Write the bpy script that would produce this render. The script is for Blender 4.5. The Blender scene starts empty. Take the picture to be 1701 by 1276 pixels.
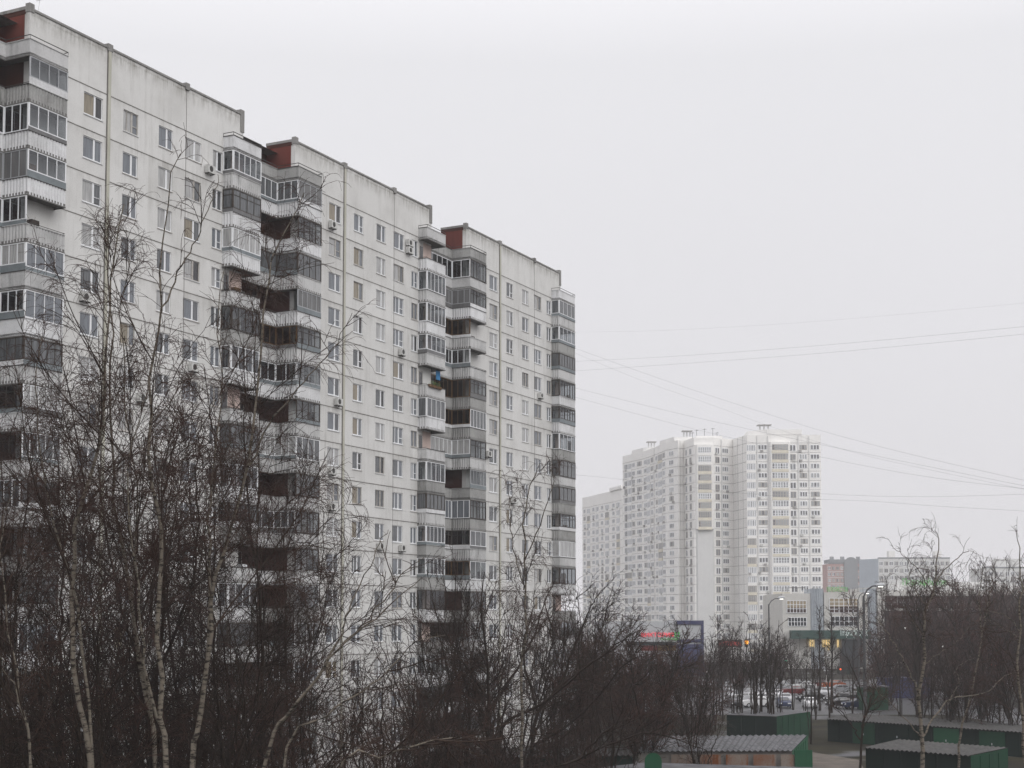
import bpy, math, random
import numpy as np
from mathutils import Vector
R=math.radians
random.seed(7)
scene=bpy.context.scene
col=scene.collection

# ------------------------------------------------------------------ helpers
class MB:
    def __init__(s): s.v=[]; s.f=[]; s.m=[]; s.mats=[]
    def mi(s,mat):
        if mat not in s.mats: s.mats.append(mat)
        return s.mats.index(mat)
    def poly(s,pts,mat):
        i=len(s.v); s.v+=[tuple(p) for p in pts]; s.f.append(tuple(range(i,i+len(pts)))); s.m.append(s.mi(mat))
    def box(s,x0,x1,y0,y1,z0,z1,mat,skip=''):
        P=[(x0,y0,z0),(x1,y0,z0),(x1,y1,z0),(x0,y1,z0),(x0,y0,z1),(x1,y0,z1),(x1,y1,z1),(x0,y1,z1)]
        i=len(s.v); s.v+=P
        F={'b':(0,3,2,1),'t':(4,5,6,7),'f':(0,1,5,4),'r':(1,2,6,5),'k':(2,3,7,6),'l':(3,0,4,7)}
        for k,q in F.items():
            if k in skip: continue
            s.f.append(tuple(i+j for j in q)); s.m.append(s.mi(mat))
    def bar(s,p,q,z0,z1,w,mat):
        # upright slab between plan points p and q, thickness w
        dx,dy=q[0]-p[0],q[1]-p[1]; L=math.hypot(dx,dy) or 1; nx,ny=-dy/L*w/2,dx/L*w/2
        B=[(p[0]+nx,p[1]+ny),(p[0]-nx,p[1]-ny),(q[0]-nx,q[1]-ny),(q[0]+nx,q[1]+ny)]
        i=len(s.v); s.v+=[(a,b,z0) for a,b in B]+[(a,b,z1) for a,b in B]
        for t in ((0,1,2,3),(7,6,5,4),(0,4,5,1),(1,5,6,2),(2,6,7,3),(3,7,4,0)):
            s.f.append(tuple(i+j for j in t[::-1])); s.m.append(s.mi(mat))
    def prism(s,plan,z0,z1,mat,top=None):
        n=len(plan); i=len(s.v)
        s.v+=[(a,b,z0) for a,b in plan]+[(a,b,z1) for a,b in plan]
        for k in range(n):
            s.f.append((i+k,i+(k+1)%n,i+n+(k+1)%n,i+n+k)); s.m.append(s.mi(mat))
        s.f.append(tuple(i+n+k for k in range(n))); s.m.append(s.mi(top or mat))
        s.f.append(tuple(i+n-1-k for k in range(n))); s.m.append(s.mi(mat))
    def tube(s,pts,rads,mat,n=6,cap=True):
        pts=[Vector(p) for p in pts]
        if not isinstance(rads,(list,tuple)): rads=[rads]*len(pts)
        i=len(s.v); up=Vector((0,0,1))
        for k,p in enumerate(pts):
            d=(pts[min(k+1,len(pts)-1)]-pts[max(k-1,0)]).normalized()
            a=d.cross(up)
            if a.length<.05: a=d.cross(Vector((1,0,0)))
            a.normalize(); b=d.cross(a)
            for j in range(n):
                t=2*math.pi*j/n; s.v.append(tuple(p+(a*math.cos(t)+b*math.sin(t))*rads[k]))
        for k in range(len(pts)-1):
            for j in range(n):
                s.f.append((i+k*n+j,i+k*n+(j+1)%n,i+(k+1)*n+(j+1)%n,i+(k+1)*n+j)); s.m.append(s.mi(mat))
        if cap:
            s.f.append(tuple(i+j for j in range(n))); s.m.append(s.mi(mat))
            e=i+(len(pts)-1)*n; s.f.append(tuple(e+n-1-j for j in range(n))); s.m.append(s.mi(mat))
    def mesh(s,name,smooth=False):
        me=bpy.data.meshes.new(name); me.from_pydata(s.v,[],s.f)
        for m in s.mats: me.materials.append(m)
        if len(s.mats)>1: me.polygons.foreach_set('material_index',s.m)
        if smooth: me.polygons.foreach_set('use_smooth',[True]*len(s.f))
        me.update(); return me
    def build(s,name,parent=None,loc=None,smooth=False):
        o=bpy.data.objects.new(name,s.mesh(name,smooth)); col.objects.link(o)
        if parent: o.parent=parent
        if loc: o.location=loc
        return o
def tag(o,label=None,cat=None,group=None,kind=None):
    if label: o['label']=label
    if cat: o['category']=cat
    if group: o['group']=group
    if kind: o['kind']=kind
    return o
def empty(name,loc,rz,label,cat,group=None):
    o=bpy.data.objects.new(name,None); col.objects.link(o); o.location=loc; o.rotation_euler=(0,0,rz)
    return tag(o,label,cat,group)
def copy_tree(o,parent=None):
    c=o.copy(); col.objects.link(c)
    if parent: c.parent=parent
    for ch in list(o.children): copy_tree(ch,c)
    return c
def inst(mesh,name,parent,loc,rz=0):
    o=bpy.data.objects.new(name,mesh); col.objects.link(o); o.location=loc; o.rotation_euler=(0,0,rz)
    if parent: o.parent=parent
    return o

# ------------------------------------------------------------------ materials
def newmat(name):
    m=bpy.data.materials.new(name); m.use_nodes=True; nt=m.node_tree
    return m,nt,nt.nodes['Principled BSDF']
def flat(name,c,rough=.8,metal=0,var=0,scale=3,vert=0):
    m,nt,b=newmat(name); b.inputs['Roughness'].default_value=rough; b.inputs['Metallic'].default_value=metal
    b.inputs['Specular IOR Level'].default_value=.25
    if var==0: b.inputs['Base Color'].default_value=(*c,1); return m
    tc=nt.nodes.new('ShaderNodeTexCoord'); mp=nt.nodes.new('ShaderNodeMapping'); mp.inputs['Scale'].default_value=(scale,scale,scale*(vert or 1))
    nz=nt.nodes.new('ShaderNodeTexNoise'); nz.inputs['Scale'].default_value=1; nz.inputs['Detail'].default_value=6; nz.inputs['Roughness'].default_value=.65
    cr=nt.nodes.new('ShaderNodeValToRGB'); cr.color_ramp.elements[0].position=.3; cr.color_ramp.elements[1].position=.7
    cr.color_ramp.elements[0].color=(*[x*(1-var) for x in c],1); cr.color_ramp.elements[1].color=(*[min(1,x*(1+var*.5)) for x in c],1)
    L=nt.links; L.new(tc.outputs['Object'],mp.inputs[0]); L.new(mp.outputs[0],nz.inputs[0]); L.new(nz.outputs[0],cr.inputs[0]); L.new(cr.outputs[0],b.inputs['Base Color'])
    return m
def wallmat(name,base,dirt,amt=.5,vs=.12,panel=False):
    """painted concrete with broad blotches, fine grain and vertical run-off streaks"""
    m,nt,b=newmat(name); b.inputs['Roughness'].default_value=.9; b.inputs['Specular IOR Level'].default_value=.15
    N=nt.nodes; L=nt.links
    tc=N.new('ShaderNodeTexCoord')
    def noise(sc,det,rough=.6):
        mp=N.new('ShaderNodeMapping'); mp.inputs['Scale'].default_value=sc
        nz=N.new('ShaderNodeTexNoise'); nz.inputs['Scale'].default_value=1; nz.inputs['Detail'].default_value=det; nz.inputs['Roughness'].default_value=rough
        L.new(tc.outputs['Object'],mp.inputs[0]); L.new(mp.outputs[0],nz.inputs[0]); return nz.outputs[0]
    def ramp(x,a,bb):
        r=N.new('ShaderNodeMapRange'); r.inputs['From Min'].default_value=a; r.inputs['From Max'].default_value=bb; L.new(x,r.inputs[0]); return r.outputs[0]
    def mul(a,bb):
        r=N.new('ShaderNodeMath'); r.operation='MULTIPLY'
        for k,x in enumerate((a,bb)):
            if isinstance(x,(int,float)): r.inputs[k].default_value=x
            else: L.new(x,r.inputs[k])
        return r.outputs[0]
    def add(a,bb):
        r=N.new('ShaderNodeMath'); r.operation='ADD'; r.use_clamp=True; L.new(a,r.inputs[0]); L.new(bb,r.inputs[1]); return r.outputs[0]
    streak=mul(ramp(noise((2.2,2.2,vs),5,.7),.5,.75),ramp(noise((.25,.25,.2),3),.4,.65))
    blotch=ramp(noise((.35,.35,.3),6),.45,.8)
    fine=ramp(noise((9,9,9),3),.5,.8)
    d=add(add(mul(streak,.7*amt),mul(blotch,.45*amt)),mul(fine,.22*amt))
    if panel:
        def mth(op,a,b_=None):
            r=N.new('ShaderNodeMath'); r.operation=op
            for k,x in enumerate((a,b_)):
                if x is None: continue
                if isinstance(x,(int,float)): r.inputs[k].default_value=x
                else: L.new(x,r.inputs[k])
            return r.outputs[0]
        sx_=N.new('ShaderNodeSeparateXYZ'); L.new(tc.outputs['Object'],sx_.inputs[0])
        zz=mth('DIVIDE',mth('SUBTRACT',sx_.outputs['Z'],46.13),2.8); xx=mth('DIVIDE',mth('ADD',sx_.outputs['X'],1.62),3.86)
        cb=N.new('ShaderNodeCombineXYZ'); L.new(mth('FLOOR',xx),cb.inputs[0]); L.new(mth('FLOOR',zz),cb.inputs[1])
        wn=N.new('ShaderNodeTexWhiteNoise'); L.new(cb.outputs[0],wn.inputs[0])
        fr=mth('FRACT',zz)   # 1 just below each joint
        under=mul(ramp(fr,.72,1.0),ramp(noise((1.6,1.6,.25),5,.7),.42,.75))
        d=add(add(d,mul(wn.outputs['Value'],.13)),mul(under,.45))
        edge=mul(ramp(mth('ABSOLUTE',mth('SUBTRACT',fr,.5)),.455,.5),ramp(noise((3,3,3),4),.35,.6)); d=add(d,mul(edge,.35))
        top_=mul(ramp(sx_.outputs['Z'],47.9,49.2),ramp(noise((3,3,.5),5,.75),.42,.66)); d=add(d,mul(top_,.8))
    mx=N.new('ShaderNodeMix'); mx.data_type='RGBA'; mx.inputs['A'].default_value=(*base,1); mx.inputs['B'].default_value=(*dirt,1)
    L.new(d,mx.inputs['Factor']); L.new(mx.outputs['Result'],b.inputs['Base Color'])
    bp=N.new('ShaderNodeBump'); bp.inputs['Strength'].default_value=.25; bp.inputs['Distance'].default_value=.02
    L.new(noise((14,14,14),4),bp.inputs['Height']); L.new(bp.outputs[0],b.inputs['Normal'])
    return m
def glassmat(name,c,rough=.08,var=.25,spec=.6):
    m,nt,b=newmat(name); N=nt.nodes; L=nt.links
    b.inputs['Roughness'].default_value=rough; b.inputs['Specular IOR Level'].default_value=spec
    tc=N.new('ShaderNodeTexCoord'); mp=N.new('ShaderNodeMapping'); mp.inputs['Scale'].default_value=(9,9,.8)
    nz=N.new('ShaderNodeTexNoise'); nz.inputs['Scale'].default_value=1; nz.inputs['Detail'].default_value=2
    oi=N.new('ShaderNodeObjectInfo'); ad=N.new('ShaderNodeVectorMath'); ad.operation='ADD'
    sc=N.new('ShaderNodeMath'); sc.operation='MULTIPLY'; sc.inputs[1].default_value=50
    L.new(oi.outputs['Random'],sc.inputs[0]); L.new(tc.outputs['Object'],mp.inputs[0]); L.new(mp.outputs[0],ad.inputs[0]); L.new(sc.outputs[0],ad.inputs[1]); L.new(ad.outputs[0],nz.inputs[0])
    cr=N.new('ShaderNodeValToRGB'); cr.color_ramp.elements[0].position=.35; cr.color_ramp.elements[1].position=.65
    cr.color_ramp.elements[0].color=(*[x*(1-var) for x in c],1); cr.color_ramp.elements[1].color=(*[x*(1+var) for x in c],1)
    L.new(nz.outputs[0],cr.inputs[0]); L.new(cr.outputs[0],b.inputs['Base Color'])
    return m
def clearglass(name,tint,fac):
    m,nt,b=newmat(name); N=nt.nodes; L=nt.links; N.remove(b); out=N['Material Output']
    tr=N.new('ShaderNodeBsdfTransparent'); tr.inputs[0].default_value=(*tint,1)
    gl=N.new('ShaderNodeBsdfGlossy'); gl.inputs['Roughness'].default_value=.06; gl.inputs[0].default_value=(.8,.82,.85,1)
    mx=N.new('ShaderNodeMixShader'); mx.inputs[0].default_value=fac
    L.new(tr.outputs[0],mx.inputs[1]); L.new(gl.outputs[0],mx.inputs[2]); L.new(mx.outputs[0],out.inputs[0]); return m
def emit(name,c,s):
    m,nt,b=newmat(name); b.inputs['Base Color'].default_value=(*[x*.3 for x in c],1)
    b.inputs['Emission Color'].default_value=(*c,1); b.inputs['Emission Strength'].default_value=s; return m

M={}
M['wall']=wallmat('painted_concrete',(.64,.637,.62),(.25,.24,.215),.7,panel=True)
M['wallw']=wallmat('parapet_white',(.66,.665,.67),(.14,.135,.125),.95,.4)
M['wallw3']=wallmat('parapet_dirty',(.34,.34,.33),(.06,.058,.052),1.3,.4)
M['wallw2']=wallmat('parapet_grey',(.52,.52,.515),(.10,.10,.095),1.1,.4)
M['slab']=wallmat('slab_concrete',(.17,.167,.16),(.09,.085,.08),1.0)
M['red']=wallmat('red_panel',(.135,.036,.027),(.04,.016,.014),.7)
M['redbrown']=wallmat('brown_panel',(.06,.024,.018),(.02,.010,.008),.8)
M['pink']=wallmat('pink_wall',(.50,.40,.36),(.25,.2,.18),.7)
M['joint']=flat('joint_sealant',(.17,.16,.15),.9,var=.6,scale=1.3)
M['pipe']=wallmat('stained_pilaster',(.47,.46,.40),(.22,.225,.15),1.1,.08)
M['cap']=wallmat('parapet_cap',(.25,.245,.235),(.06,.058,.052),1.2)
M['greypanel']=flat('grey_cladding',(.19,.215,.225),.6,var=.25,scale=1.5)
M['milky']=flat('milky_panel',(.15,.15,.15),.4,var=.3,scale=2,vert=.2)
M['white']=flat('white_plastic',(.74,.75,.76),.45,var=.08,scale=4)
M['sill']=flat('metal_sill',(.60,.61,.61),.4,var=.2,scale=4)
M['oldframe']=flat('old_frame',(.42,.40,.37),.6,var=.3,scale=5)
M['darkframe']=flat('dark_frame',(.055,.045,.038),.6,var=.3,scale=5)
M['alu']=flat('alu_frame',(.38,.39,.40),.4,metal=.3)
M['rail']=flat('dark_rail',(.05,.048,.045),.6)
M['woodb']=flat('old_wood',(.12,.065,.025),.7,var=.5,scale=2,vert=.2)
M['inner']=flat('balcony_clutter',(.035,.028,.025),.9,var=.5,scale=2)
M['g1']=glassmat('pane_sky',(.15,.163,.18),.05,.15)
M['g2']=glassmat('pane_curtain',(.34,.34,.335),.12,.2)
M['g3']=glassmat('pane_dark',(.035,.035,.037),.05,.3)
M['g4']=glassmat('pane_mid',(.10,.105,.11),.08,.3)
M['g5']=glassmat('pane_warm_curtain',(.22,.19,.14),.12,.2)
M['cg']=clearglass('balcony_glass',(.55,.57,.58),.13)
M['cgd']=clearglass('balcony_glass_dusty',(.35,.33,.31),.06)
M['acw']=flat('air_conditioner_white',(.52,.52,.50),.5,var=.2,scale=5)
M['rust']=wallmat('rust_stains',(.20,.17,.145),(.15,.05,.016),2.2,.25)
M['black']=flat('black_rubber',(.02,.02,.02),.7)

# ------------------------------------------------------------------ camera, world, light
cam=bpy.data.cameras.new('camera'); co=bpy.data.objects.new('camera',cam); col.objects.link(co)
co.location=(0,0,12.5); co.rotation_euler=(R(90+3.66),0,0)
cam.sensor_width=36; cam.lens=36*2450/1701; cam.shift_y=235.3/1701; cam.clip_end=5000; cam.clip_start=.5
scene.camera=co
w=bpy.data.worlds.new('World'); scene.world=w; w.use_nodes=True; nt=w.node_tree; N=nt.nodes; L=nt.links
bg=N['Background']; bg.inputs['Strength'].default_value=.1
sky=N.new('ShaderNodeTexSky'); sky.sky_type='NISHITA'; sky.sun_disc=False; sky.sun_elevation=R(35); sky.sun_rotation=R(150); sky.dust_density=8
hs=N.new('ShaderNodeHueSaturation'); hs.inputs['Saturation'].default_value=.06; L.new(sky.outputs[0],hs.inputs['Color'])
tc=N.new('ShaderNodeTexCoord'); sp=N.new('ShaderNodeSeparateXYZ'); L.new(tc.outputs['Generated'],sp.inputs[0])
nz=N.new('ShaderNodeTexNoise'); nz.inputs['Scale'].default_value=2.2; nz.inputs['Detail'].default_value=4; L.new(tc.outputs['Generated'],nz.inputs[0])
cr=N.new('ShaderNodeValToRGB'); e=cr.color_ramp.elements
e[0].position=0; e[0].color=(.85,.828,.858,1); e[1].position=1; e[1].color=(2.3,2.26,2.34,1)
for p,c in ((.06,(.83,.818,.845)),(.2,(.86,.852,.885)),(.36,(.90,.897,.93)),(.6,(1.6,1.58,1.64))):
    q=e.new(p); q.color=(*c,1)
L.new(sp.outputs['Z'],cr.inputs[0])
m1=N.new('ShaderNodeVectorMath'); m1.operation='SCALE'; m1.inputs['Scale'].default_value=9.4; L.new(cr.outputs[0],m1.inputs[0])
mr=N.new('ShaderNodeMapRange'); mr.inputs['To Min'].default_value=.97; mr.inputs['To Max'].default_value=1.03; L.new(nz.outputs[0],mr.inputs[0])
m2=N.new('ShaderNodeVectorMath'); m2.operation='SCALE'; L.new(m1.outputs[0],m2.inputs[0]); L.new(mr.outputs[0],m2.inputs['Scale'])
mx=N.new('ShaderNodeMix'); mx.data_type='RGBA'; mx.inputs['Factor'].default_value=.05
L.new(m2.outputs[0],mx.inputs['A']); L.new(hs.outputs[0],mx.inputs['B']); L.new(mx.outputs['Result'],bg.inputs['Color'])
sl=bpy.data.lights.new('sun','SUN'); sl.energy=.9; sl.angle=R(40); sl.color=(1,.98,.95)
so=bpy.data.objects.new('sun',sl); col.objects.link(so)
# light travels toward the facade: from the right and behind the camera
d=Vector((-.45,.62,-.55)); so.rotation_euler=d.to_track_quat('-Z','Y').to_euler()
scene.view_settings.view_transform='Standard'; scene.view_settings.look='None'; scene.view_settings.exposure=0

# pixel ray (of the 1701 px photograph) to the point at depth Y, used only for laying out real-size things
def at(x,y,Y):
    a=(x-850.5)/2450; b=-(y-873.3)/2450; th=R(3.66)
    dy=math.cos(th)-b*math.sin(th); dz=math.sin(th)+b*math.cos(th); t=Y/dy
    return Vector((a*t,Y,12.5+dz*t))
def gat(x,y,h=0):
    a=(x-850.5)/2450; b=-(y-873.3)/2450; th=R(3.66)
    dy=math.cos(th)-b*math.sin(th); dz=math.sin(th)+b*math.cos(th); t=(h-12.5)/dz
    return Vector((a*t,dy*t,h))

# ------------------------------------------------------------------ near apartment building
AL=R(26.6528); X0,Y0=-25.184,94.232; PER=27.566
bld=empty('apartment_building',(X0,Y0,0),math.pi/2-AL,'long white panel apartment building with red recesses and stacked glazed balconies, nearest','building')
FL=[43.33-2.8*k for k in range(16)]     # floor levels
def holes_wall(mb,s0,s1,z0,z1,holes,mat,dep=.16):
    xs=sorted({s0,s1}|{h[0] for h in holes}|{h[1] for h in holes}); zs=sorted({z0,z1}|{h[2] for h in holes}|{h[3] for h in holes})
    hs={(round(h[0],3),round(h[2],3)) for h in holes}
    H=[(h[0]-1e-4,h[1]+1e-4,h[2]-1e-4,h[3]+1e-4) for h in holes]
    for a,b in zip(xs,xs[1:]):
        hc=[h for h in H if h[0]<=a and b<=h[1]]
        run=None
        for c,d in zip(zs,zs[1:]):
            if any(h[2]<=c and d<=h[3] for h in hc): continue
            mb.poly([(a,0,c),(b,0,c),(b,0,d),(a,0,d)],mat)
    for h in holes:
        a,b,c,d=h
        mb.poly([(a,0,c),(a,dep,c),(a,dep,d),(a,0,d)],mat); mb.poly([(b,0,c),(b,0,d),(b,dep,d),(b,dep,c)],mat)
        mb.poly([(a,0,d),(a,dep,d),(b,dep,d),(b,0,d)],mat); mb.poly([(a,0,c),(b,0,c),(b,dep,c),(a,dep,c)],mat)
COLS=[('A',-3.83,-2.13),('B',-.20,1.22),('C',3.28,4.72),('E',6.02,7.74),('F',9.05,10.12)]
PARK=-8.55; REND=12.5
winlist=[]   # (s, z, width)
for sec in (-1,0,1,2):
    walls=MB(); joints=MB(); trim=MB(); reds=MB(); caps=MB()
    o=sec*PER; hl=[]
    for k in range(16):
        zt=45.70-2.8*k
        if sec>=0:
            for n,a,b in COLS:
                hl.append((o+a,o+b,zt-1.42,zt)); winlist.append((sec,o+a,zt-1.42,b-a,k,n))
    holes_wall(walls,o+PARK,o+REND,0,49.2,hl,M['wall'])
    # body, left (red) flank, right flank, roof, rear
    D=12.5
    walls.poly([(o+REND,0,0),(o+REND,2.7,0),(o+REND,2.7,49.2),(o+REND,0,49.2)],M['wall'])
    walls.poly([(o+PARK,.38,0),(o+PARK,0,0),(o+PARK,0,49.35),(o+PARK,.38,49.35)],M['wall'])
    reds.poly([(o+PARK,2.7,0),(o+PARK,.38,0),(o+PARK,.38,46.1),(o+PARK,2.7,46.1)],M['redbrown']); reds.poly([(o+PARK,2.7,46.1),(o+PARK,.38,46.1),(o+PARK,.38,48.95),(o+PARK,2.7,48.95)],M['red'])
    caps.box(o+PARK-.05,o+PARK+.25,.31,2.72,49.22,49.42,M['cap']); reds.box(o+PARK-.02,o+PARK+.2,.305,2.7,48.955,49.215,M['redbrown'])
    walls.box(o+PARK-.05,o+PARK+.35,-.05,.30,49.05,49.58,M['cap'])
    caps.box(o+PARK+.36,o+REND-.4,-.07,.25,49.16,49.3,M['cap'])
    for c,wd in ((-1.62,.45),(6.1,.4)):
        caps.box(o+c-wd/2,o+c+wd/2,-.12,.3,49.0,49.47,M['cap'])
    caps.box(o+REND-.39,o+REND+.05,-.06,.5,47.9,49.55,M['cap'])
    # recess wall toward the next block
    e1=o+REND; e2=o+PER+PARK if sec<2 else o+REND+3.4
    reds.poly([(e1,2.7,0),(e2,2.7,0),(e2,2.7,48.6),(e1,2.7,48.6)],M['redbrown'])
    caps.box(e1+.06,e2-.07,2.62,2.95,48.62,48.9,M['cap'])
    if sec<2: walls.poly([(e1,2.7,0),(e1,D,0),(e1,D,48.9),(e1,2.7,48.9)],M['wall'])
    for k in range(17):
        z=46.13-2.8*k
        joints.box(o+PARK+.02,o+REND-.02,-.012,.01,z-.028,z+.028,M['joint'],'k')
    joints.box(o+6.08,o+6.12,-.011,.01,.2,49.0,M['joint'],'k')
    trim.box(o-1.74,o-1.50,-.10,.02,0,49.1,M['pipe'],'k')
    joints.box(o-1.80,o-1.745,-.04,.01,0,49.1,M['joint'],'k')
    walls.build('wall',bld); trim.build('drain_pilaster',bld); reds.build('recess_wall',bld); caps.build('roof_parapet',bld); tag(joints.build('panel_joints',bld),kind='stuff')
walls=MB(); reds=MB()
sL=-PER+PARK; sR=2*PER+REND+3.4
walls.poly([(sL,0,0),(sL,12.5,0),(sL,12.5,49.2),(sL,0,49.2)],M['wall']); walls.poly([(sR,2.7,0),(sR,12.5,0),(sR,12.5,48.7),(sR,2.7,48.7)],M['wall'])
walls.poly([(sL,12.5,0),(sR,12.5,0),(sR,12.5,48.7),(sL,12.5,48.7)],M['wall'])
walls.poly([(sL,.3,48.5),(sR,2.9,48.5),(sR,12.5,48.5),(sL,12.5,48.5)],M['cap'])
walls.box(2*PER+REND+.9,2*PER+REND+1.3,1.6,2.1,40,48.4,M['cap'])
walls.build('end_wall',bld)
# rooftop aerial
a=MB(); a.tube([(-7.6,.3,49.3),(-7.4,.3,50.5)],.02,M['alu'],4); a.tube([(-7.7,.3,50.1),(-7.0,.3,50.5)],.04,M['white'],4); a.build('aerial',bld)

# windows: pane mesh with frame and sill as sub-parts
def winmeshes(wd,var):
    rr=random.Random(var*31+int(wd*100)); h=1.42
    g=MB(); f=MB(); s=MB()
    gm=rr.choice([M['g1'],M['g1'],M['g2'],M['g2'],M['g4'],M['g5']]); gm2=rr.choice([gm,gm,M['g4'],M['g3'],M['g1']])
    split=wd*(.60 if wd>1.2 else .5); t=.055 if wd>1.2 else .045
    fr=M['white'] if rr.random()<.75 else M['oldframe']
    g.poly([(0.01,.10,.01),(split,.10,.01),(split,.10,h-.01),(.01,.10,h-.01)],gm)
    g.poly([(split,.10,.01),(wd-.01,.10,.01),(wd-.01,.10,h-.01),(split,.10,h-.01)],gm2)
    for a,b in ((0,t),(split-.075,split+.075),(wd-t,wd)): f.box(a,b,.055,.098,0,h,fr)
    for a,b in ((0,.085),(h-t,h)): f.box(0,wd,.058,.097,a,b,fr)
    if rr.random()<.35: f.box(split,wd,.06,.096,h*.36,h*.36+.05,fr)
    if rr.random()<.2: f.box(split*.42,split*.42+.06,.06,.096,0,h,fr)
    s.box(-.04,wd+.04,-.05,.06,-.055,-.005,M['sill'] if rr.random()<.7 else M['oldframe'])
    return g.mesh('window_glass'),f.mesh('window_frame'),s.mesh('window_sill')
WV={}
for wd in (1.70,1.42,1.44,1.72,1.07):
    WV[wd]=[winmeshes(wd,v) for v in range(11)]
winlist.sort(key=lambda t:t[1])
rest=MB()
def addmesh(mb,me,loc):
    i=len(mb.v); mb.v+=[tuple(v.co+Vector(loc)) for v in me.vertices]
    for p in me.polygons:
        mb.f.append(tuple(i+j for j in p.vertices)); mb.m.append(mb.mi(me.materials[p.material_index]))
rw=random.Random(3)
for i,(sec,s,z,wd,k,n) in enumerate(winlist):
    key=min(WV,key=lambda q:abs(q-wd)); v=rw.choice(WV[key])
    if i<100:
        o=inst(v[0],'window',bld,(s,0,z)); inst(v[1],'frame',o,(0,0,0)); inst(v[2],'sill',o,(0,0,0))
    else:
        for me in v: addmesh(rest,me,(s,0,z))
tag(rest.build('window_rows',bld),kind='stuff')

# balconies
def corr(mb,path,z0,z1,mat,amp=.022,pitch=.075,rib=True):
    pts=[]; up=1
    for (a,b) in zip(path,path[1:]):
        L=math.hypot(b[0]-a[0],b[1]-a[1]); n=max(1,int(L/pitch)) if rib else 1
        nx,ny=(b[1]-a[1])/L,-(b[0]-a[0])/L
        for j in range(n+1):
            t=j/n; am=amp*(1 if (j%2)==0 else -1) if rib and 0<j<n else 0
            pts.append((a[0]+(b[0]-a[0])*t+nx*am,a[1]+(b[1]-a[1])*t+ny*am))
    for a,b in zip(pts,pts[1:]):
        if abs(a[0]-b[0])+abs(a[1]-b[1])<1e-6: continue
        mb.poly([(*a,z0),(*b,z0),(*b,z1),(*a,z1)],mat)
def glaze(fm,gm,path,z0,z1,fr,gl,pane=.72,transom=False,t=.06):
    for a,b in zip(path,path[1:]):
        L=math.hypot(b[0]-a[0],b[1]-a[1])
        if L<.3: continue
        n=max(1,round(L/pane)); P=[(a[0]+(b[0]-a[0])*j/n,a[1]+(b[1]-a[1])*j/n) for j in range(n+1)]
        ux,uy=(b[0]-a[0])/L,(b[1]-a[1])/L
        for j,p in enumerate(P):
            w_=t*1.5 if j in (0,n) else t*.85
            q0=(p[0]-ux*w_/2,p[1]-uy*w_/2); q1=(p[0]+ux*w_/2,p[1]+uy*w_/2)
            if j==0: q0=p; q1=(p[0]+ux*w_,p[1]+uy*w_)
            if j==n: q1=p; q0=(p[0]-ux*w_,p[1]-uy*w_)
            fm.bar(q0,q1,z0,z1,.06,fr)
        fm.bar(a,b,z0,z0+t,.062,fr); fm.bar(a,b,z1-t*.8,z1,.062,fr)
        if transom: fm.bar(a,b,z0+(z1-z0)*.68,z0+(z1-z0)*.68+t*.7,.058,fr)
        for j in range(n):
            p,q=P[j],P[j+1]
            gm.poly([(*p,z0+.03),(*q,z0+.03),(*q,z1-.03),(*p,z1-.03)],gl)
# local y is minus the outward offset
def pA(end): return [(10.2,0),(10.2,-.9),(end,-.9),(end,1.05)]
pB1=[(13.5,1.05),(18.2,1.05),(18.2,-.9)]; pB2=[(18.2,-.9),(21.35,-.9),(21.35,0)]
A_T={0:'W D W O D W O D W D O W D D W D',1:'O W W W O W O W D W W D O W D D',2:'W W D D D W D D D W D O D W D D'}
B_T={-1:'OX WW GW WO WW WW DD DW DW WD DD OD DW DD DD DD',0:'WG OD DD OG ND WX OD WW OD WD OD OX DW WW OD DW',1:'WD GD NO WO ND NW WD OX WD DW NW OD DW WD OD DD'}
rb=random.Random(11)
def frames_of(t):
    if t=='W': return M['white'],M['cg'],False
    if t=='D': return M['darkframe'],M['cg'],True
    if t=='N': return M['woodb'],M['cgd'],False
    if t=='X': return M['alu'],M['cg'],False
    return M['alu'],M['milky'],False
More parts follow.
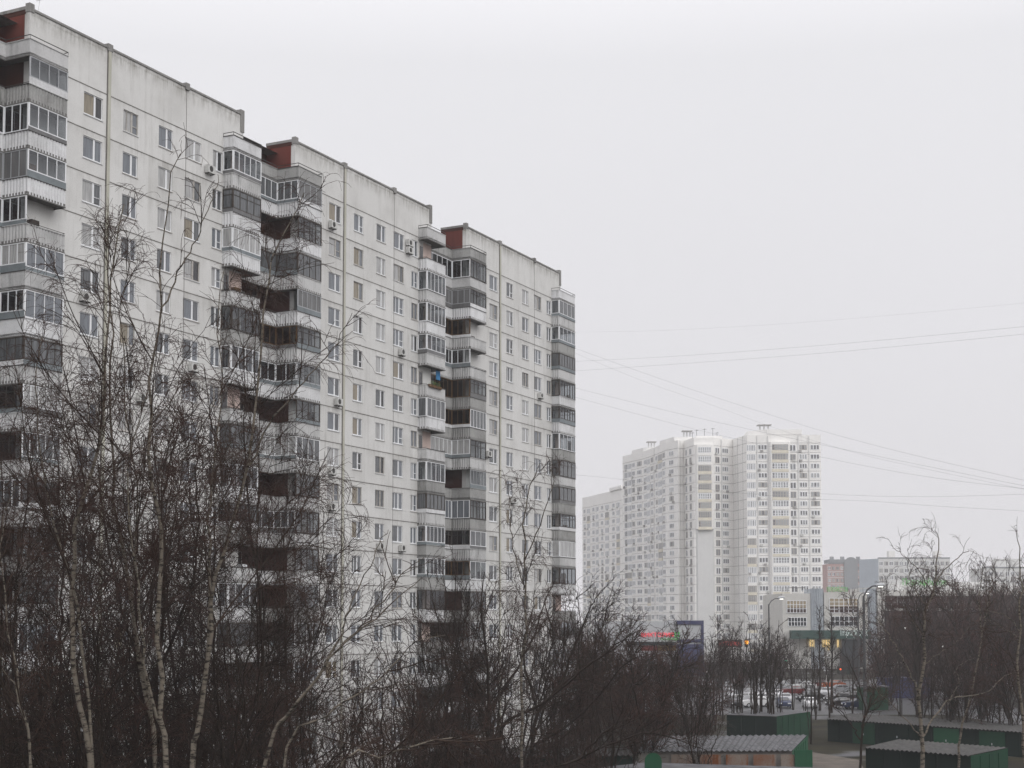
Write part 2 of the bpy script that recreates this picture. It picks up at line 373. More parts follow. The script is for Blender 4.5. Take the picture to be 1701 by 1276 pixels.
def balcony(base_s,path_list,types,k,closed_plan,name='balcony'):
    z=FL[k] if k>=0 else 46.13
    slab=MB(); slab.prism([(base_s+a,b) for a,b in closed_plan],z-.14,z,M['slab'])
    root=slab.build(name,bld)
    par=MB(); full=[]
    for p in path_list: full+= p if not full else p[1:]
    full=[(base_s+a,b) for a,b in full]
    top=z+(.86 if k>=0 else .80); pm=rb.choice([M['wallw'],M['wallw'],M['wallw2'],M['wallw2'],M['wallw3']]) if k<8 else rb.choice([M['wallw'],M['wallw2'],M['wallw3']])
    corr(par,full,z-.2,top,pm,rib=(k>=0 and rb.random()<.85),amp=.035,pitch=.12)
    for a,b in zip(full,full[1:]): par.bar(a,b,top-.01,top+.035,.09,M['rail'] if rb.random()<.6 else pm); par.bar(a,b,z-.24,z-.17,.07,M['slab'])
    par.build('parapet',root)
    if k<0:
        r=MB()
        for a,b in zip(full,full[1:]): r.bar(a,b,top+.22,top+.26,.04,M['rail'])
        for p in full: r.tube([(*p,top),(*p,top+.24)],.02,M['rail'],4)
        r.build('railing',root); return root
    fm=MB(); gm=MB()
    def stored(x0,x1,y0,y1,z0,z1,m_):
        b_=MB(); b_.box(x0,x1,y0,y1,z0,z1,m_); b_.build('stored_cupboard',root)
    ceil=z+2.8-.25
    for path,t in zip(path_list,types):
        P=[(base_s+a,b) for a,b in path]
        # inset glazing by a few centimetres
        if t=='O':
            for a,b in zip(P,P[1:]): 
                if rb.random()<.6: fm.bar(a,b,top+.1,top+.13,.03,M['rail'])
            if rb.random()<.7:
                x=min(p[0] for p in P)+.9; y=min(p[1] for p in P)+.15
                if path is pB1: x=P[0][0]+1.5; y=1.3
                stored(x-.3,x+.3,y,y+.4,z+.002,z+rb.uniform(.7,1.3),rb.choice([M['inner'],M['woodb'],M['white']]))
            continue
        gz=top+.04
        if rb.random()<.55:
            hgt=rb.uniform(.2,.42); m_=rb.choice([M['greypanel'],M['greypanel'],M['milky'],M['wallw']])
            cl=MB()
            for a,b in zip(P,P[1:]): cl.bar(a,b,top+.036,top+.036+hgt,.06,m_)
            cl.build('cladding_panel',root)
            gz=top+.04+hgt
        fr,gl,tr=frames_of(t); 
        if t=='G': gl=M['milky']
        if t=='W' and rb.random()<.4: gl=rb.choice([M['g2'],M['g1'],M['g4']])
        if t=='D' and rb.random()<.35: gl=M['g4']
        glaze(fm,gm,P,gz,ceil,fr,gl,rb.choice([.62,.75,.9]),tr and rb.random()<.6)
        if rb.random()<.6:
            # things kept on the balcony: cupboards and boards behind the glass
            for q in range(1):
                x0=min(p[0] for p in P); x1=max(p[0] for p in P); x=rb.uniform(x0+.4,x1-.5); y=min(p[1] for p in P)+.12
                if path is pB1: x=rb.uniform(P[0][0]+.4,P[0][0]+4); y=1.25
                stored(x-.25,x+.25,y,y+.3,z+.002,z+rb.uniform(1.2,2.1),rb.choice([M['inner'],M['inner'],M['woodb'],M['g5'],M['greypanel']]))
    if fm.v: fm.build('glazing_frame',root)
    if gm.v: gm.build('glass',root)
    return root
for sec in (-1,0,1,2):
    o=sec*PER
    for k in range(-1,16):
        if sec>=0:
            end=13.5 if sec<2 else 14.2; P=pA(end)
            plan=[(10.2,0.0),(10.2,-.9),(end,-.9),(end,1.05),(12.56,1.05),(12.56,0.0)]
            t=A_T[sec].split()[k] if k>=0 else 'O'
            balcony(o,[P],[t],k,plan)
        if sec<2:
            plan=[(13.52,1.05),(18.2,1.05),(18.2,-.9),(21.35,-.9),(21.35,-.004),(18.99,-.004),(18.99,2.69),(13.52,2.69)]
            t=B_T[sec].split()[k] if k>=0 else 'OO'
            balcony(o,[pB1,pB2],list(t),k,plan)
# doors and inner windows in the recesses, partition walls at the A balconies
rwm=MB(); rwm.box(0,1.8,-.07,0,0,1.4,M['oldframe']); rwm.box(.08,1.72,-.09,-.072,.08,1.32,M['g3']); rwm.box(.85,.95,-.11,-.091,.08,1.32,M['oldframe']); rwm=rwm.mesh('recess_window')
bdm=MB(); bdm.box(0,.7,-.03,-.002,0,2.18,M['oldframe']); bdm.box(.08,.62,-.045,-.031,.78,2.08,M['g3']); bdm=bdm.mesh('balcony_door')
ppm=MB(); ppm.box(0,1.4,-.02,-.003,0,2.5,M['pink']); ppm=ppm.mesh('painted_panel')
for sec in (-1,0,1,2):
    o=sec*PER
    for k in range(16):
        z=FL[k]
        if sec<2: inst(rwm,'recess_window',bld,(o+14.6,2.69,z+.9))
        if sec>=0:
            inst(bdm,'balcony_door',bld,(o+10.3,0,z+.02))
            if k%3!=1: inst(ppm,'painted_panel',bld,(o+11.05,0,z+.02))
# air conditioners
acm=MB(); acm.box(-.4,.4,-.38,-.08,0,.55,M['acw'])
for j in range(12):
    t0,t1=2*math.pi*j/12,2*math.pi*(j+1)/12
    acm.poly([(-.08,-.384,.28),(-.08+.21*math.cos(t1),-.384,.28+.21*math.sin(t1)),(-.08+.21*math.cos(t0),-.384,.28+.21*math.sin(t0))],M['rail'])
acm.box(-.3,-.26,-.36,.0,-.06,-.002,M['rail']); acm.box(.26,.3,-.36,.0,-.06,-.002,M['rail'])
acmesh=acm.mesh('air_conditioner')
for s,k,dz in ((8.5,0,-.5),(PER-3.6,0,-.7),(PER+8.35,0,.6),(PER+8.35,0,-.05),(PER+7.2,3,-.75),(2*PER+7.2,3,-.75),(PER-3.4,7,-.75),(PER-3.4,8,-.75),(PER+3.9,9,-.75),(PER+7.4,9,-.75),(2*PER-4.3,6,.5),(PER-2.6,5,-.75),(-3.6,4,-.75),(1.8,6,-.75),(4,8,-.75),(PER-3.4,10,-.75),(2*PER+1,7,-.75),(7,5,-.75)):
    inst(acmesh,'air_conditioner',bld,(s,0,45.70-1.42-2.8*k+dz))
# green planter box and bright awning on two balconies
pb=MB(); pb.box(PER+10.4,PER+12.6,-1.08,-.93,FL[4]+.72,FL[4]+.95,M['woodb']); pb.build('planter',bld)
rr=random.Random(5); lf=MB(); M['leafg']=flat('potted_leaves',(.13,.22,.04),.7)
for _ in range(160):
    p=Vector((PER+rr.uniform(10.5,12.5),rr.uniform(-1.1,-.9),FL[4]+.9+rr.uniform(0,.35))); q=Vector((rr.uniform(-.1,.1),rr.uniform(-.1,.1),rr.uniform(.02,.12)))
    lf.poly([p,p+q,p+Vector((.06,.02,.02))],M['leafg'])
lf.build('potted_plant',bld)
M['blue']=flat('blue_cloth',(.02,.16,.35),.7)
bb=MB(); bb.box(PER+12.6,PER+13.3,-.5,-.45,FL[4]+1.7,FL[4]+2.5,M['blue']); bb.build('cloth',bld)

# ------------------------------------------------------------------ far white towers
M['tow']=wallmat('tower_panel',(.80,.79,.765),(.42,.41,.39),.4,.1)
M['tow2']=wallmat('tower_panel_grey',(.62,.62,.61),(.33,.33,.32),.4,.1)
M['tjoint']=flat('tower_seam',(.34,.33,.32),.9); M['towy']=flat('tower_ledge_yellow',(.66,.62,.52),.8,var=.15,scale=.5)
M['tg']=[flat('tower_pane_a',(.23,.235,.245),.3),flat('tower_pane_b',(.15,.15,.158),.3),flat('tower_pane_c',(.33,.34,.35),.3),flat('tower_pane_d',(.38,.38,.37),.4)]  # pane colours lightened, painting in the fade of distant haze
def tower(name,label,pts,faces,top,rows,ground=0,raised=(),first=None,seed=1,indiv=100,back=None):
    """pts: plan points left to right; faces: per segment a list of (centre m from left, width, type)"""
    rr=random.Random(seed)
    root=empty(name,(pts[0][0],pts[0][1],0),0,label,'building'); ox,oy=pts[0]
    P=[(x-ox,y-oy) for x,y in pts]; wl=MB(); ln=MB(); wins=[]
    far=[(P[-1][0]-.5,P[-1][1]+16),(P[0][0]+back[0],P[0][1]+back[1])]
    wl.prism(P+far,0,top,M['tow'],M['tow2'])
    for k,(a,b) in enumerate(zip(P,P[1:])):
        L=math.hypot(b[0]-a[0],b[1]-a[1]); u=((b[0]-a[0])/L,(b[1]-a[1])/L); nn=(u[1],-u[0])
        pt=lambda t,o,a=a,u=u,nn=nn:(a[0]+u[0]*t+nn[0]*o,a[1]+u[1]*t+nn[1]*o)
        for r in range(rows+1):
            z=first+.55-2.8*r
            ln.bar(pt(.05,.03),pt(L-.05,.03),z-.05,z+.05,.06,M['tjoint'])
        for c,w_,ty in faces[k]:
            if ty=='v': ln.bar(pt(c-.04,.035),pt(c+.04,.035),1,top-.05,.07,M['tjoint']); continue
            if ty=='p': ln.bar(pt(c-w_/2,.12),pt(c+w_/2,.12),.5,top-.4,.24,M['tow2']); continue
            if ty=='bay' or ty=='bayt':
                n=rows if ty=='bay' else 9
                bay=MB(); zb=first-2.8*(n-1)-2.4
                bay.prism([pt(c-w_/2,.0),pt(c-w_/2+.6,1.3),pt(c+w_/2-.6,1.3),pt(c+w_/2,.0)],zb if ty=='bayt' else .2,first+.75,M['tow'])
                if ty=='bayt': bay.prism([pt(c-w_/2+.1,.0),pt(c-w_/2+.6,.5),pt(c+w_/2-.6,.5),pt(c+w_/2-.1,.0)],.2,zb-.01,M['tow2'])
                bay.build('bay',root)
                for r in range(n): wins.append((pt(c,1.32),u,first-2.8*r,w_-1.8,1.75,6 if w_>5.5 else 4,r,True))
                continue
            for r in range(rows):
                wins.append((pt(c,.02),u,first-2.8*r,w_,1.5 if ty=='w' else 1.9,{'w':3,'l':5,'n':2}[ty],r,False))
                if rr.random()<(.30 if ty!='l' else .1):
                    q=pt(c+rr.uniform(-.5,.5)*w_,.25); z=first-2.8*r-1.5-rr.uniform(.5,.9)
                    ln.bar((q[0]-u[0]*.4,q[1]-u[1]*.4),(q[0]+u[0]*.4,q[1]+u[1]*.4),z,z+.6,.4,M['tjoint'] if rr.random()<.6 else M['acw'])
    wl.build('wall',root); ln.build('facade_joints_and_coolers',root)
    st=MB(); cnt=0; cache={}
    wins.sort(key=lambda w_:(round(w_[6]/4),w_[0][1]))
    for (p,u,z,w_,h,n,r,bayw) in wins:
        if r>=rows: continue
        ang=math.atan2(u[1],u[0]); v=rr.randrange(6); key=(round(w_,1),h,n,v,bayw)
        if key not in cache:
            m=MB(); q=random.Random(v*7+n); fr=M['white'] if q.random()<.7 else M['oldframe']
            m.box(-w_/2,w_/2,-.06,-.002,-h,0,fr); 
            gm=q.choice(M['tg'][:3]); pw=w_/n
            for j in range(n):
                g_=gm if q.random()<.7 else q.choice(M['tg'])
                a=-w_/2+pw*j+.13; b=-w_/2+pw*(j+1)-.13
                m.poly([(a,-.066,-h+.15),(b,-.066,-h+.15),(b,-.066,-.15),(a,-.066,-.15)],g_)
                if bayw: m.poly([(a,-.07,-h*.62),(b,-.07,-h*.62),(b,-.07,-h*.55),(a,-.07,-h*.55)],fr)
            if bayw or n==5: m.box(-w_/2-.1,w_/2+.1,-.12,.05,-h-.85,-h-.05,M['towy'] if q.random()<.45 else M['tow'])
            cache[key]=m.mesh('window')
        me=cache[key]
        if cnt<indiv: inst(me,'window',root,(p[0],p[1],z),ang); cnt+=1
        else:
            c_,s_=math.cos(ang),math.sin(ang); i=len(st.v)
            st.v+=[(p[0]+v_.co.x*c_-v_.co.y*s_,p[1]+v_.co.x*s_+v_.co.y*c_,z+v_.co.z) for v_ in me.vertices]
            for pl in me.polygons: st.f.append(tuple(i+j for j in pl.vertices)); st.m.append(st.mi(me.materials[pl.material_index]))
    tag(st.build('window_rows',root),kind='stuff')
    for plan,z0,z1 in raised:
        m=MB(); m.prism([(x-ox,y-oy) for x,y in plan],z0,z1,M['tow'],M['tow2']); m.build('roof_parapet',root)
    return root
H1=12.5+52.1
TW=tower('tower_block','tallest white curved tower block with projecting glazed bays, hazy, right of the panel building',
  [(37.3,495),(41.0,485.5),(42.9,481),(45.6,469),(47.9,456),(50.9,450),(52.9,452),(55.0,444),(60.9,443.5),(67.4,448),(70.0,437),(92.0,437)],
  [[(2.5,2,'n'),(5.3,3.2,'l'),(8.3,2.2,'w')],[(2.4,3.2,'w')],[(2.6,3.0,'w'),(6,3.2,'l'),(9.6,2.6,'w'),(11.8,0,'v')],[(2.2,2.2,'w'),(6.4,4.6,'l'),(10.6,2.8,'w')],[(3.0,2.4,'w')],[(1.0,0,'v')],
   [(2.2,1.2,'n'),(5.6,1.6,'n')],[(3.2,5.7,'bayt')],[(1.5,1.7,'n'),(4.7,2.4,'w'),(3.1,.3,'p')],[(4,0,'v'),(8,0,'v')],
   [(1.2,2.6,'l'),(4.6,2.6,'w'),(9.6,6.6,'bay'),(13.6,1.8,'n'),(16.7,2.2,'w'),(20.2,2.6,'w'),(3.0,.3,'p'),(6.2,.3,'p'),(15.2,.3,'p'),(18.4,.3,'p')]],
  12.5+55.1,23,first=H1,seed=3,back=(14,14),
  raised=[([(76.0,436.9),(71,441),(71,448),(86.4,448),(86.4,436.9)],12.5+55.12,12.5+56.7),
          ([(49.9,451.8),(48.2,456.2),(46.6,463),(49,470),(56,468),(56,452)],12.5+55.12,12.5+56.3),
          ([(42.8,481.2),(39.9,488.7),(43,495),(50,490),(46,478)],12.5+55.12,12.5+56.3),
          ([(56,446),(64,446),(64,452),(56,452)],12.5+55.12,12.5+55.9)])
def roofthing(x,y,Y,wd):
    p=at(x,y,Y)-Vector((37.3,495,0)); m=MB()
    m.box(p.x-wd/2,p.x+wd/2,p.y-1.5,p.y+1.5,p.z-.4,p.z-.2,M['tjoint'])
    for a in (-.3,0,.3): m.box(p.x+wd*a-.2,p.x+wd*a+.2,p.y-.2,p.y+.2,p.z-2.0,p.z-.41,M['tow2'])
    m.build('roof_vent_hood',TW)
roofthing(1269,705,444,4.2); roofthing(1141,715,455,3.2); roofthing(1082,733,485,3.2)
m=MB()
for x,y in ((1157,714),(1170,712),(1184,711),(1191,718),(1150,718)):
    p=at(x,y,449)-Vector((37.3,495,0)); m.tube([(p.x,p.y,67.5),(p.x,p.y,p.z)],.06,M['rail'],4); m.tube([(p.x-.6,p.y,p.z-.3),(p.x+.6,p.y,p.z-.2)],.05,M['rail'],4)
m.build('aerial',TW)
tower('tower_block','lower white curved tower block partly hidden by the right end of the panel building',
  [(26.6,556),(29.5,548),(32.0,538),(35.6,528),(38.6,517),(41.5,514)],
  [[(2.2,2,'w'),(6,3,'l')],[(3,3,'w'),(7.5,3.6,'l')],[(2.5,2,'w'),(7,3.4,'l')],[(2.6,2.6,'w'),(7.5,3.4,'l')],[(1.6,2,'w')]],12.5+46.1,20,first=12.5+41.6,seed=9,indiv=60,back=(12,12),
  raised=[([(38.3,516.7),(35.0,528.6),(40,530),(41,518)],12.5+46.12,12.5+47.3)])

# ------------------------------------------------------------------ distant blocks on the right
M['pinkb']=wallmat('pink_brick',(.42,.29,.27),(.30,.21,.20),.5); M['roofg']=flat('grey_roof',(.26,.27,.28),.7,var=.2)  # pink brick colour paled to carry haze the thin air volume lacks
M['blueg']=flat('plain_flank_panel',(.42,.46,.50),.8,var=.08,scale=.2)
def block(label,x0,x1,ytop,Y,depth,rows,cols_,wm,seed,base=0,rowh=2.9,skipleft=0):
    a=at(x0,ytop,Y); b=at(x1,ytop,Y); W=b.x-a.x; H=a.z
    root=empty('apartment_building',(a.x,Y,0),0,label,'building'); m=MB(); m.box(0,W,0,depth,0,H,wm); m.box(-.1,W+.1,-.1,.5,H+.002,H+.5,M['roofg']); m.build('wall',root)
    rr=random.Random(seed); st=MB(); w_=(W-skipleft)/cols_
    for r in range(rows):
        z=H-1.2-rowh*r
        for c in range(cols_):
            x=skipleft+w_*(c+.5); t=w_*.36
            st.box(x-t,x+t,-.05,-.002,z-1.6,z,rr.choice([M['white'],M['oldframe']])); 
            for j in (-1,1):
                st.poly([(x+j*t*.5-t*.4,-.055,z-1.45),(x+j*t*.5+t*.4,-.055,z-1.45),(x+j*t*.5+t*.4,-.055,z-.15),(x+j*t*.5-t*.4,-.055,z-.15)],rr.choice(M['tg']))
        st.box(skipleft,W,-.12,-.06,z-2.5,z-2.25,M['tow2'])
    tag(st.build('window_rows',root),kind='stuff'); return root,a,W,H
p_root,a,W,H=block('pinkish brick block with a domed gable between grey towers, farthest right of the tall tower',1374,1437,937,700,18,9,9,M['pinkb'],2)
m=MB(); m.prism([(x,y) for x,y in ((1,-.3),(W-1,-.3),(W-1,12),(1,12))],H+.51,H+2.2,M['roofg']); m.build('roof',p_root)
m=MB(); c=W*.62; m.poly([(c+3.2*math.cos(t*math.pi/10),-.6,H+.3+3*math.sin(t*math.pi/10)) for t in range(11)],M['roofg']); m.box(c-3.2,c+3.2,-.6,-.1,H-12,H+.3,M['roofg']); m.build('gable',p_root)
for x in (2,7,14.5): m=MB(); m.box(x,x+1.6,2,3.6,H+2.21,H+3.6,M['roofg']); m.build('chimney',p_root)
q_root,a,W,H=block('long grey-white panel block behind the birch crown, with a plain pale flank',1459,1578,928,600,12,10,14,M['tow2'],4)
m=MB(); m.poly([(0,0,0),(0,0,H),(-5.0,12,H),(-5.0,12,0)],M['blueg']); m.poly([(0,0,H),(W,0,H),(W,12,H),(-5,12,H)],M['roofg']); m.build('flank_wall',q_root)
for x in (5,24): m=MB(); m.box(x,x+2.6,3,6,H+.01,H+3.2,M['tow']); m.build('lift_housing',q_root)
r_root,a,W,H=block('grey block with flat roof at the far right edge behind tall thin trees',1632,1705,944,520,14,7,8,M['tow2'],6)
m=MB(); m.box(W*.4,W*.9,2,9,H+.51,H+3.4,M['tow2']); m.build('lift_housing',r_root)

# ------------------------------------------------------------------ shopping centre
M['cwall']=wallmat('centre_wall',(.52,.51,.48),(.3,.29,.27),.6); M['silo']=flat('ribbed_sheet',(.33,.36,.39),.5,var=.15,scale=1); M['brownglass']=flat('brown_glass',(.045,.022,.018),.12,var=.3,scale=.4)
M['dk']=flat('dark_glass',(.02,.024,.028),.1); M['dkgreen']=flat('green_fascia',(.015,.05,.04),.6)
M['beige']=flat('beige_lit_pane',(.33,.27,.18),.6,var=.3,scale=.6)  # room light behind the panes, painted as a plain beige
def text_mesh(name,txt,size,mat,parent,loc,ext=.06,rz=0):
    cu=bpy.data.curves.new(name,'FONT'); cu.body=txt; cu.size=size; cu.extrude=ext; cu.offset=0
    t=bpy.data.objects.new('tmp_text',cu); col.objects.link(t); dg=bpy.context.evaluated_depsgraph_get(); dg.update()
    me=bpy.data.meshes.new_from_object(t.evaluated_get(dg)); bpy.data.objects.remove(t); bpy.data.curves.remove(cu)
    me.materials.clear(); me.materials.append(mat); me.name=name
    o=inst(me,name,parent,loc,rz); o.rotation_euler=(math.pi/2,0,rz); return o
def textw(name,txt,width,h,mat,parent,loc,ext=.06):
    o=text_mesh(name,txt,1,mat,parent,loc,ext); xs=[v.co.x for v in o.data.vertices]; ys=[v.co.y for v in o.data.vertices]
    sx=width/(max(xs)-min(xs)); sy=h/(max(ys)-min(ys))
    for v in o.data.vertices: v.co.x=(v.co.x-min(xs))*sx; v.co.y=(v.co.y-min(ys))*sy
    return o
YC=380.; C0=at(1296,1100,YC)
def cx_(x): return at(x,1000,YC).x-C0.x
def cz_(y): return at(1400,y,YC).z
cen=empty('shopping_centre',(C0.x,YC,0),0,'wide pale shopping centre with ribbed grey bays and a long brown glass band, behind the trees','shopping centre')
m=MB()
m.box(cx_(1300),cx_(1346),0,30,0,cz_(986),M['cwall']); m.box(cx_(1368.2),cx_(1440),-.5,30,0,cz_(984),M['cwall']); m.box(cx_(1456.2),cx_(1467),-1,30,0,cz_(975),M['cwall'])
m.box(cx_(1467.2),cx_(1760),0,30,0,cz_(981),M['cwall']); m.box(cx_(1500),cx_(1700),6,20,cz_(981)+.01,cz_(966),M['tow2']); m.build('wall',cen)
m=MB()
for a0,a1 in ((1346.2,1368),(1440.2,1456)):
    m=MB()
    x0,x1=cx_(a0),cx_(a1); n=12; pl=[]
    for j in range(n+1): pl.append((x0+(x1-x0)*j/n,-1.2*math.sin(math.pi*j/n)-(.25 if j%2 else 0)))
    m.prism(pl+[(x1,8),(x0,8)],0,cz_(978),M['silo'])
    m.build('ribbed_bay',cen)
def bigwin(x0,x1,y0,y1,nx,ny,gm,front=-.06,top=None,fm_='white'):
    g=MB(); X0_,X1_,Z0,Z1=cx_(x0),cx_(x1),cz_(y1),cz_(y0)
    g.box(X0_,X1_,front-.05,front,Z0,Z1,gm)
    if top: g.box(X0_,X1_,front-.056,front-.051,Z0+(Z1-Z0)*.42,Z1-.02,top)
    o=g.build('window',cen); f=MB()
    for j in range(nx+1): x=X0_+(X1_-X0_)*j/nx; f.box(x-.07,x+.07,front-.14,front-.06,Z0,Z1,M[fm_])
    for j in range(ny+1): z=Z0+(Z1-Z0)*j/ny; f.box(X0_,X1_,front-.135,front-.061,z-.06,z+.06,M[fm_])
    f.build('frame',o)
    return o
bigwin(1307,1339,998,1018,6,3,M['brownglass'],top=M['beige']); bigwin(1309,1339,1026,1040,6,2,M['dk'])
bigwin(1377,1424,994,1018,6,4,M['brownglass'],-.56,top=M['beige']); bigwin(1378,1424,1024,1040,6,2,M['dk'],-.56)
bigwin(1470,1755,990,1011,28,2,M['brownglass'],fm_='cap'); bigwin(1470,1755,1015,1062,28,3,M['brownglass'],fm_='inner'); bigwin(1470,1755,1064,1098,16,1,M['dk'],fm_='inner')  # bands under the first: shade on the lower wing, painted as dark glass
m=MB(); m.box(cx_(1310),cx_(1440),-4,-.6,cz_(1061),cz_(1047),M['dkgreen']); m.build('canopy',cen)
m=MB(); m.box(cx_(1393),cx_(1428),-2.4,-.61,.5,cz_(1061.5),M['dk']); m.build('entrance',cen)
M['shoplit']=emit('lit_shop_window',(1,.72,.30),.75)
m=MB(); rr=random.Random(4)
for j in range(13):
    if rr.random()<.8: x=1343+j*3.8; m.box(cx_(x),cx_(x+2.6),-.9,-.7,cz_(1076+rr.uniform(-3,4)),cz_(1063),M['shoplit'])
m.build('lit_window',cen)
M['wsign']=emit('white_letters',(.75,.85,.82),.55); M['gsign']=emit('green_letters',(.10,.62,.08),.35); M['rsign']=emit('red_letters',(.9,.03,.06),1.0); M['gsign2']=emit('green_letters_lit',(.06,.62,.08),.5)
textw('sign_lettering','Перекрёсток',cx_(1434)-cx_(1390),2.3,M['wsign'],cen,(cx_(1390),-4.1,cz_(1059)))
textw('sign_lettering','ПЕРЕКРЁСТОК',cx_(1408)-cx_(1373),1.5,M['gsign'],cen,(cx_(1373),-.6,cz_(983)))
textw('sign_lettering','Перекрёсток',cx_(1584)-cx_(1510),2.2,M['gsign'],cen,(cx_(1510),5.8,cz_(974)))
m=MB()
for j in range(60):
    x=cx_(1300)+j*1.3
    if x<cx_(1465): m.tube([(x,.3,cz_(984)),(x,.3,cz_(984)+1.2)],.05,M['rail'],4)
m.box(cx_(1312),cx_(1338),.25,.35,cz_(984)+1.1,cz_(984)+1.25,M['rail']); m.build('roof_railing',cen)

# supermarket on the left of the gap
YS=330.; S0=at(1040,1100,YS)
sx=lambda x: at(x,1040,YS).x-S0.x
sz=lambda y: at(1100,y,YS).z
M['swall']=wallmat('store_cladding',(.40,.41,.42),(.27,.27,.27),.5); M['navy']=flat('navy_cladding',(.028,.032,.09),.5,var=.15)
M['bred']=flat('red_banner',(.22,.02,.02),.6,var=.4,scale=.4); M['byel']=flat('yellow_banner',(.24,.13,.01),.6,var=.5,scale=.5)
sm=empty('supermarket',(S0.x,YS,0),0,'low grey supermarket with red and green lit lettering and a navy frame, below the towers','supermarket')
m=MB(); m.box(sx(1000),sx(1123),0,25,0,sz(1032),M['swall']); m.build('wall',sm)
m=MB(); m.box(sx(1123.3),sx(1168),-.8,20,0,sz(1030.5),M['swall']); m.build('entrance_block',sm)
m=MB(); m.box(sx(1123.5),sx(1168),-1.1,-.81,sz(1037.5),sz(1031),M['navy']); m.box(sx(1163.5),sx(1168),-1.1,-.81,0,sz(1037.7),M['navy']); m.box(sx(1123.5),sx(1163),-1.1,-.81,sz(1067),sz(1062),M['navy']); m.box(sx(1123.5),sx(1163),-1.0,-.81,.1,sz(1070),M['navy']); m.build('navy_frame',sm)
m=MB(); m.box(sx(1065),sx(1092),-.3,-.05,sz(1081),sz(1072),M['bred']); m.box(sx(1092.2),sx(1122),-.3,-.05,sz(1081),sz(1072),M['byel']); m.build('banner',sm)
m=MB(); m.box(sx(1040),sx(1122),-1.2,-.01,sz(1071.5),sz(1066),M['dk']); m.build('canopy',sm)
textw('sign_lettering','ВИКТОРИЯ',sx(1118.5)-sx(1065),(sz(1051)-sz(1058)),M['rsign'],sm,(sx(1065),-.15,sz(1058)))
textw('sign_lettering','квартал',sx(1127)-sx(1098),(sz(1060)-sz(1064.5)),M['gsign2'],sm,(sx(1098),-1.3,sz(1064.5)))
m=MB(); cc=(sx(1123.8),sz(1054)); 
for j in range(4):
    t=math.pi/4+j*math.pi/2; q=(cc[0]+.45*math.cos(t),cc[1]+.45*math.sin(t)); m.poly([(q[0]+.26*math.cos(s*math.pi/6),-1.2,q[1]+.26*math.sin(s*math.pi/6)) for s in range(12)],M['gsign2'])
m.build('clover_emblem',sm)

# ------------------------------------------------------------------ ground
def groundmat():
    m,nt,b=newmat('damp_ground'); N=nt.nodes; L=nt.links; b.inputs['Roughness'].default_value=.95; b.inputs['Specular IOR Level'].default_value=.1
    tc=N.new('ShaderNodeTexCoord')
    def nz(s,d=6):
        n=N.new('ShaderNodeTexNoise'); n.inputs['Scale'].default_value=s; n.inputs['Detail'].default_value=d; L.new(tc.outputs['Object'],n.inputs[0]); return n.outputs[0]
    r1=N.new('ShaderNodeValToRGB'); e=r1.color_ramp.elements; e[0].position=.35; e[0].color=(.010,.009,.007,1); e[1].position=.7; e[1].color=(.032,.028,.014,1); L.new(nz(.25),r1.inputs[0])
    r2=N.new('ShaderNodeValToRGB'); e=r2.color_ramp.elements; e[0].position=.56; e[0].color=(0,0,0,1); e[1].position=.64; e[1].color=(1,1,1,1); L.new(nz(.09,8),r2.inputs[0])
    mx=N.new('ShaderNodeMix'); mx.data_type='RGBA'; mx.inputs['B'].default_value=(.10,.10,.103,1); L.new(r2.outputs[0],mx.inputs['Factor']); L.new(r1.outputs[0],mx.inputs['A']); L.new(mx.outputs['Result'],b.inputs['Base Color']); return m
m=MB(); m.poly([(-700,-60,0),(1300,-60,0),(1300,2500,0),(-700,2500,0)],groundmat()); tag(m.build('ground'),kind='structure')
M['asph']=flat('wet_asphalt',(.035,.035,.037),.45,var=.3,scale=.3); M['snow']=flat('thin_wet_snow',(.13,.13,.135),.8,var=.5,scale=.25); M['gravel']=flat('gravel_path',(.10,.085,.07),.9,var=.4,scale=.6)
m=MB(); m.poly([(-20,286,.02),(260,286,.02),(260,312,.02),(-20,312,.02)],M['asph']); tag(m.build('road'),kind='structure')
m=MB(); m.poly([(44,270,.03),(120,270,.03),(120,284,.03),(44,284,.03)],M['snow']); tag(m.build('snowy_verge'),kind='structure')
m=MB(); m.poly([(18,196,.015),(70,196,.015),(78,262,.015),(20,262,.015)],M['asph']); tag(m.build('parking_lot'),kind='structure')
m=MB(); m.poly([(24,119,.02),(28,116,.02),(31,133,.02),(28,142,.02)],M['gravel']); tag(m.build('path'),kind='structure')
m=MB(); m.poly([(60,160,.01),(90,160,.01),(100,215,.01),(58,200,.01)],M['snow']); tag(m.build('snow_patch'),kind='structure')

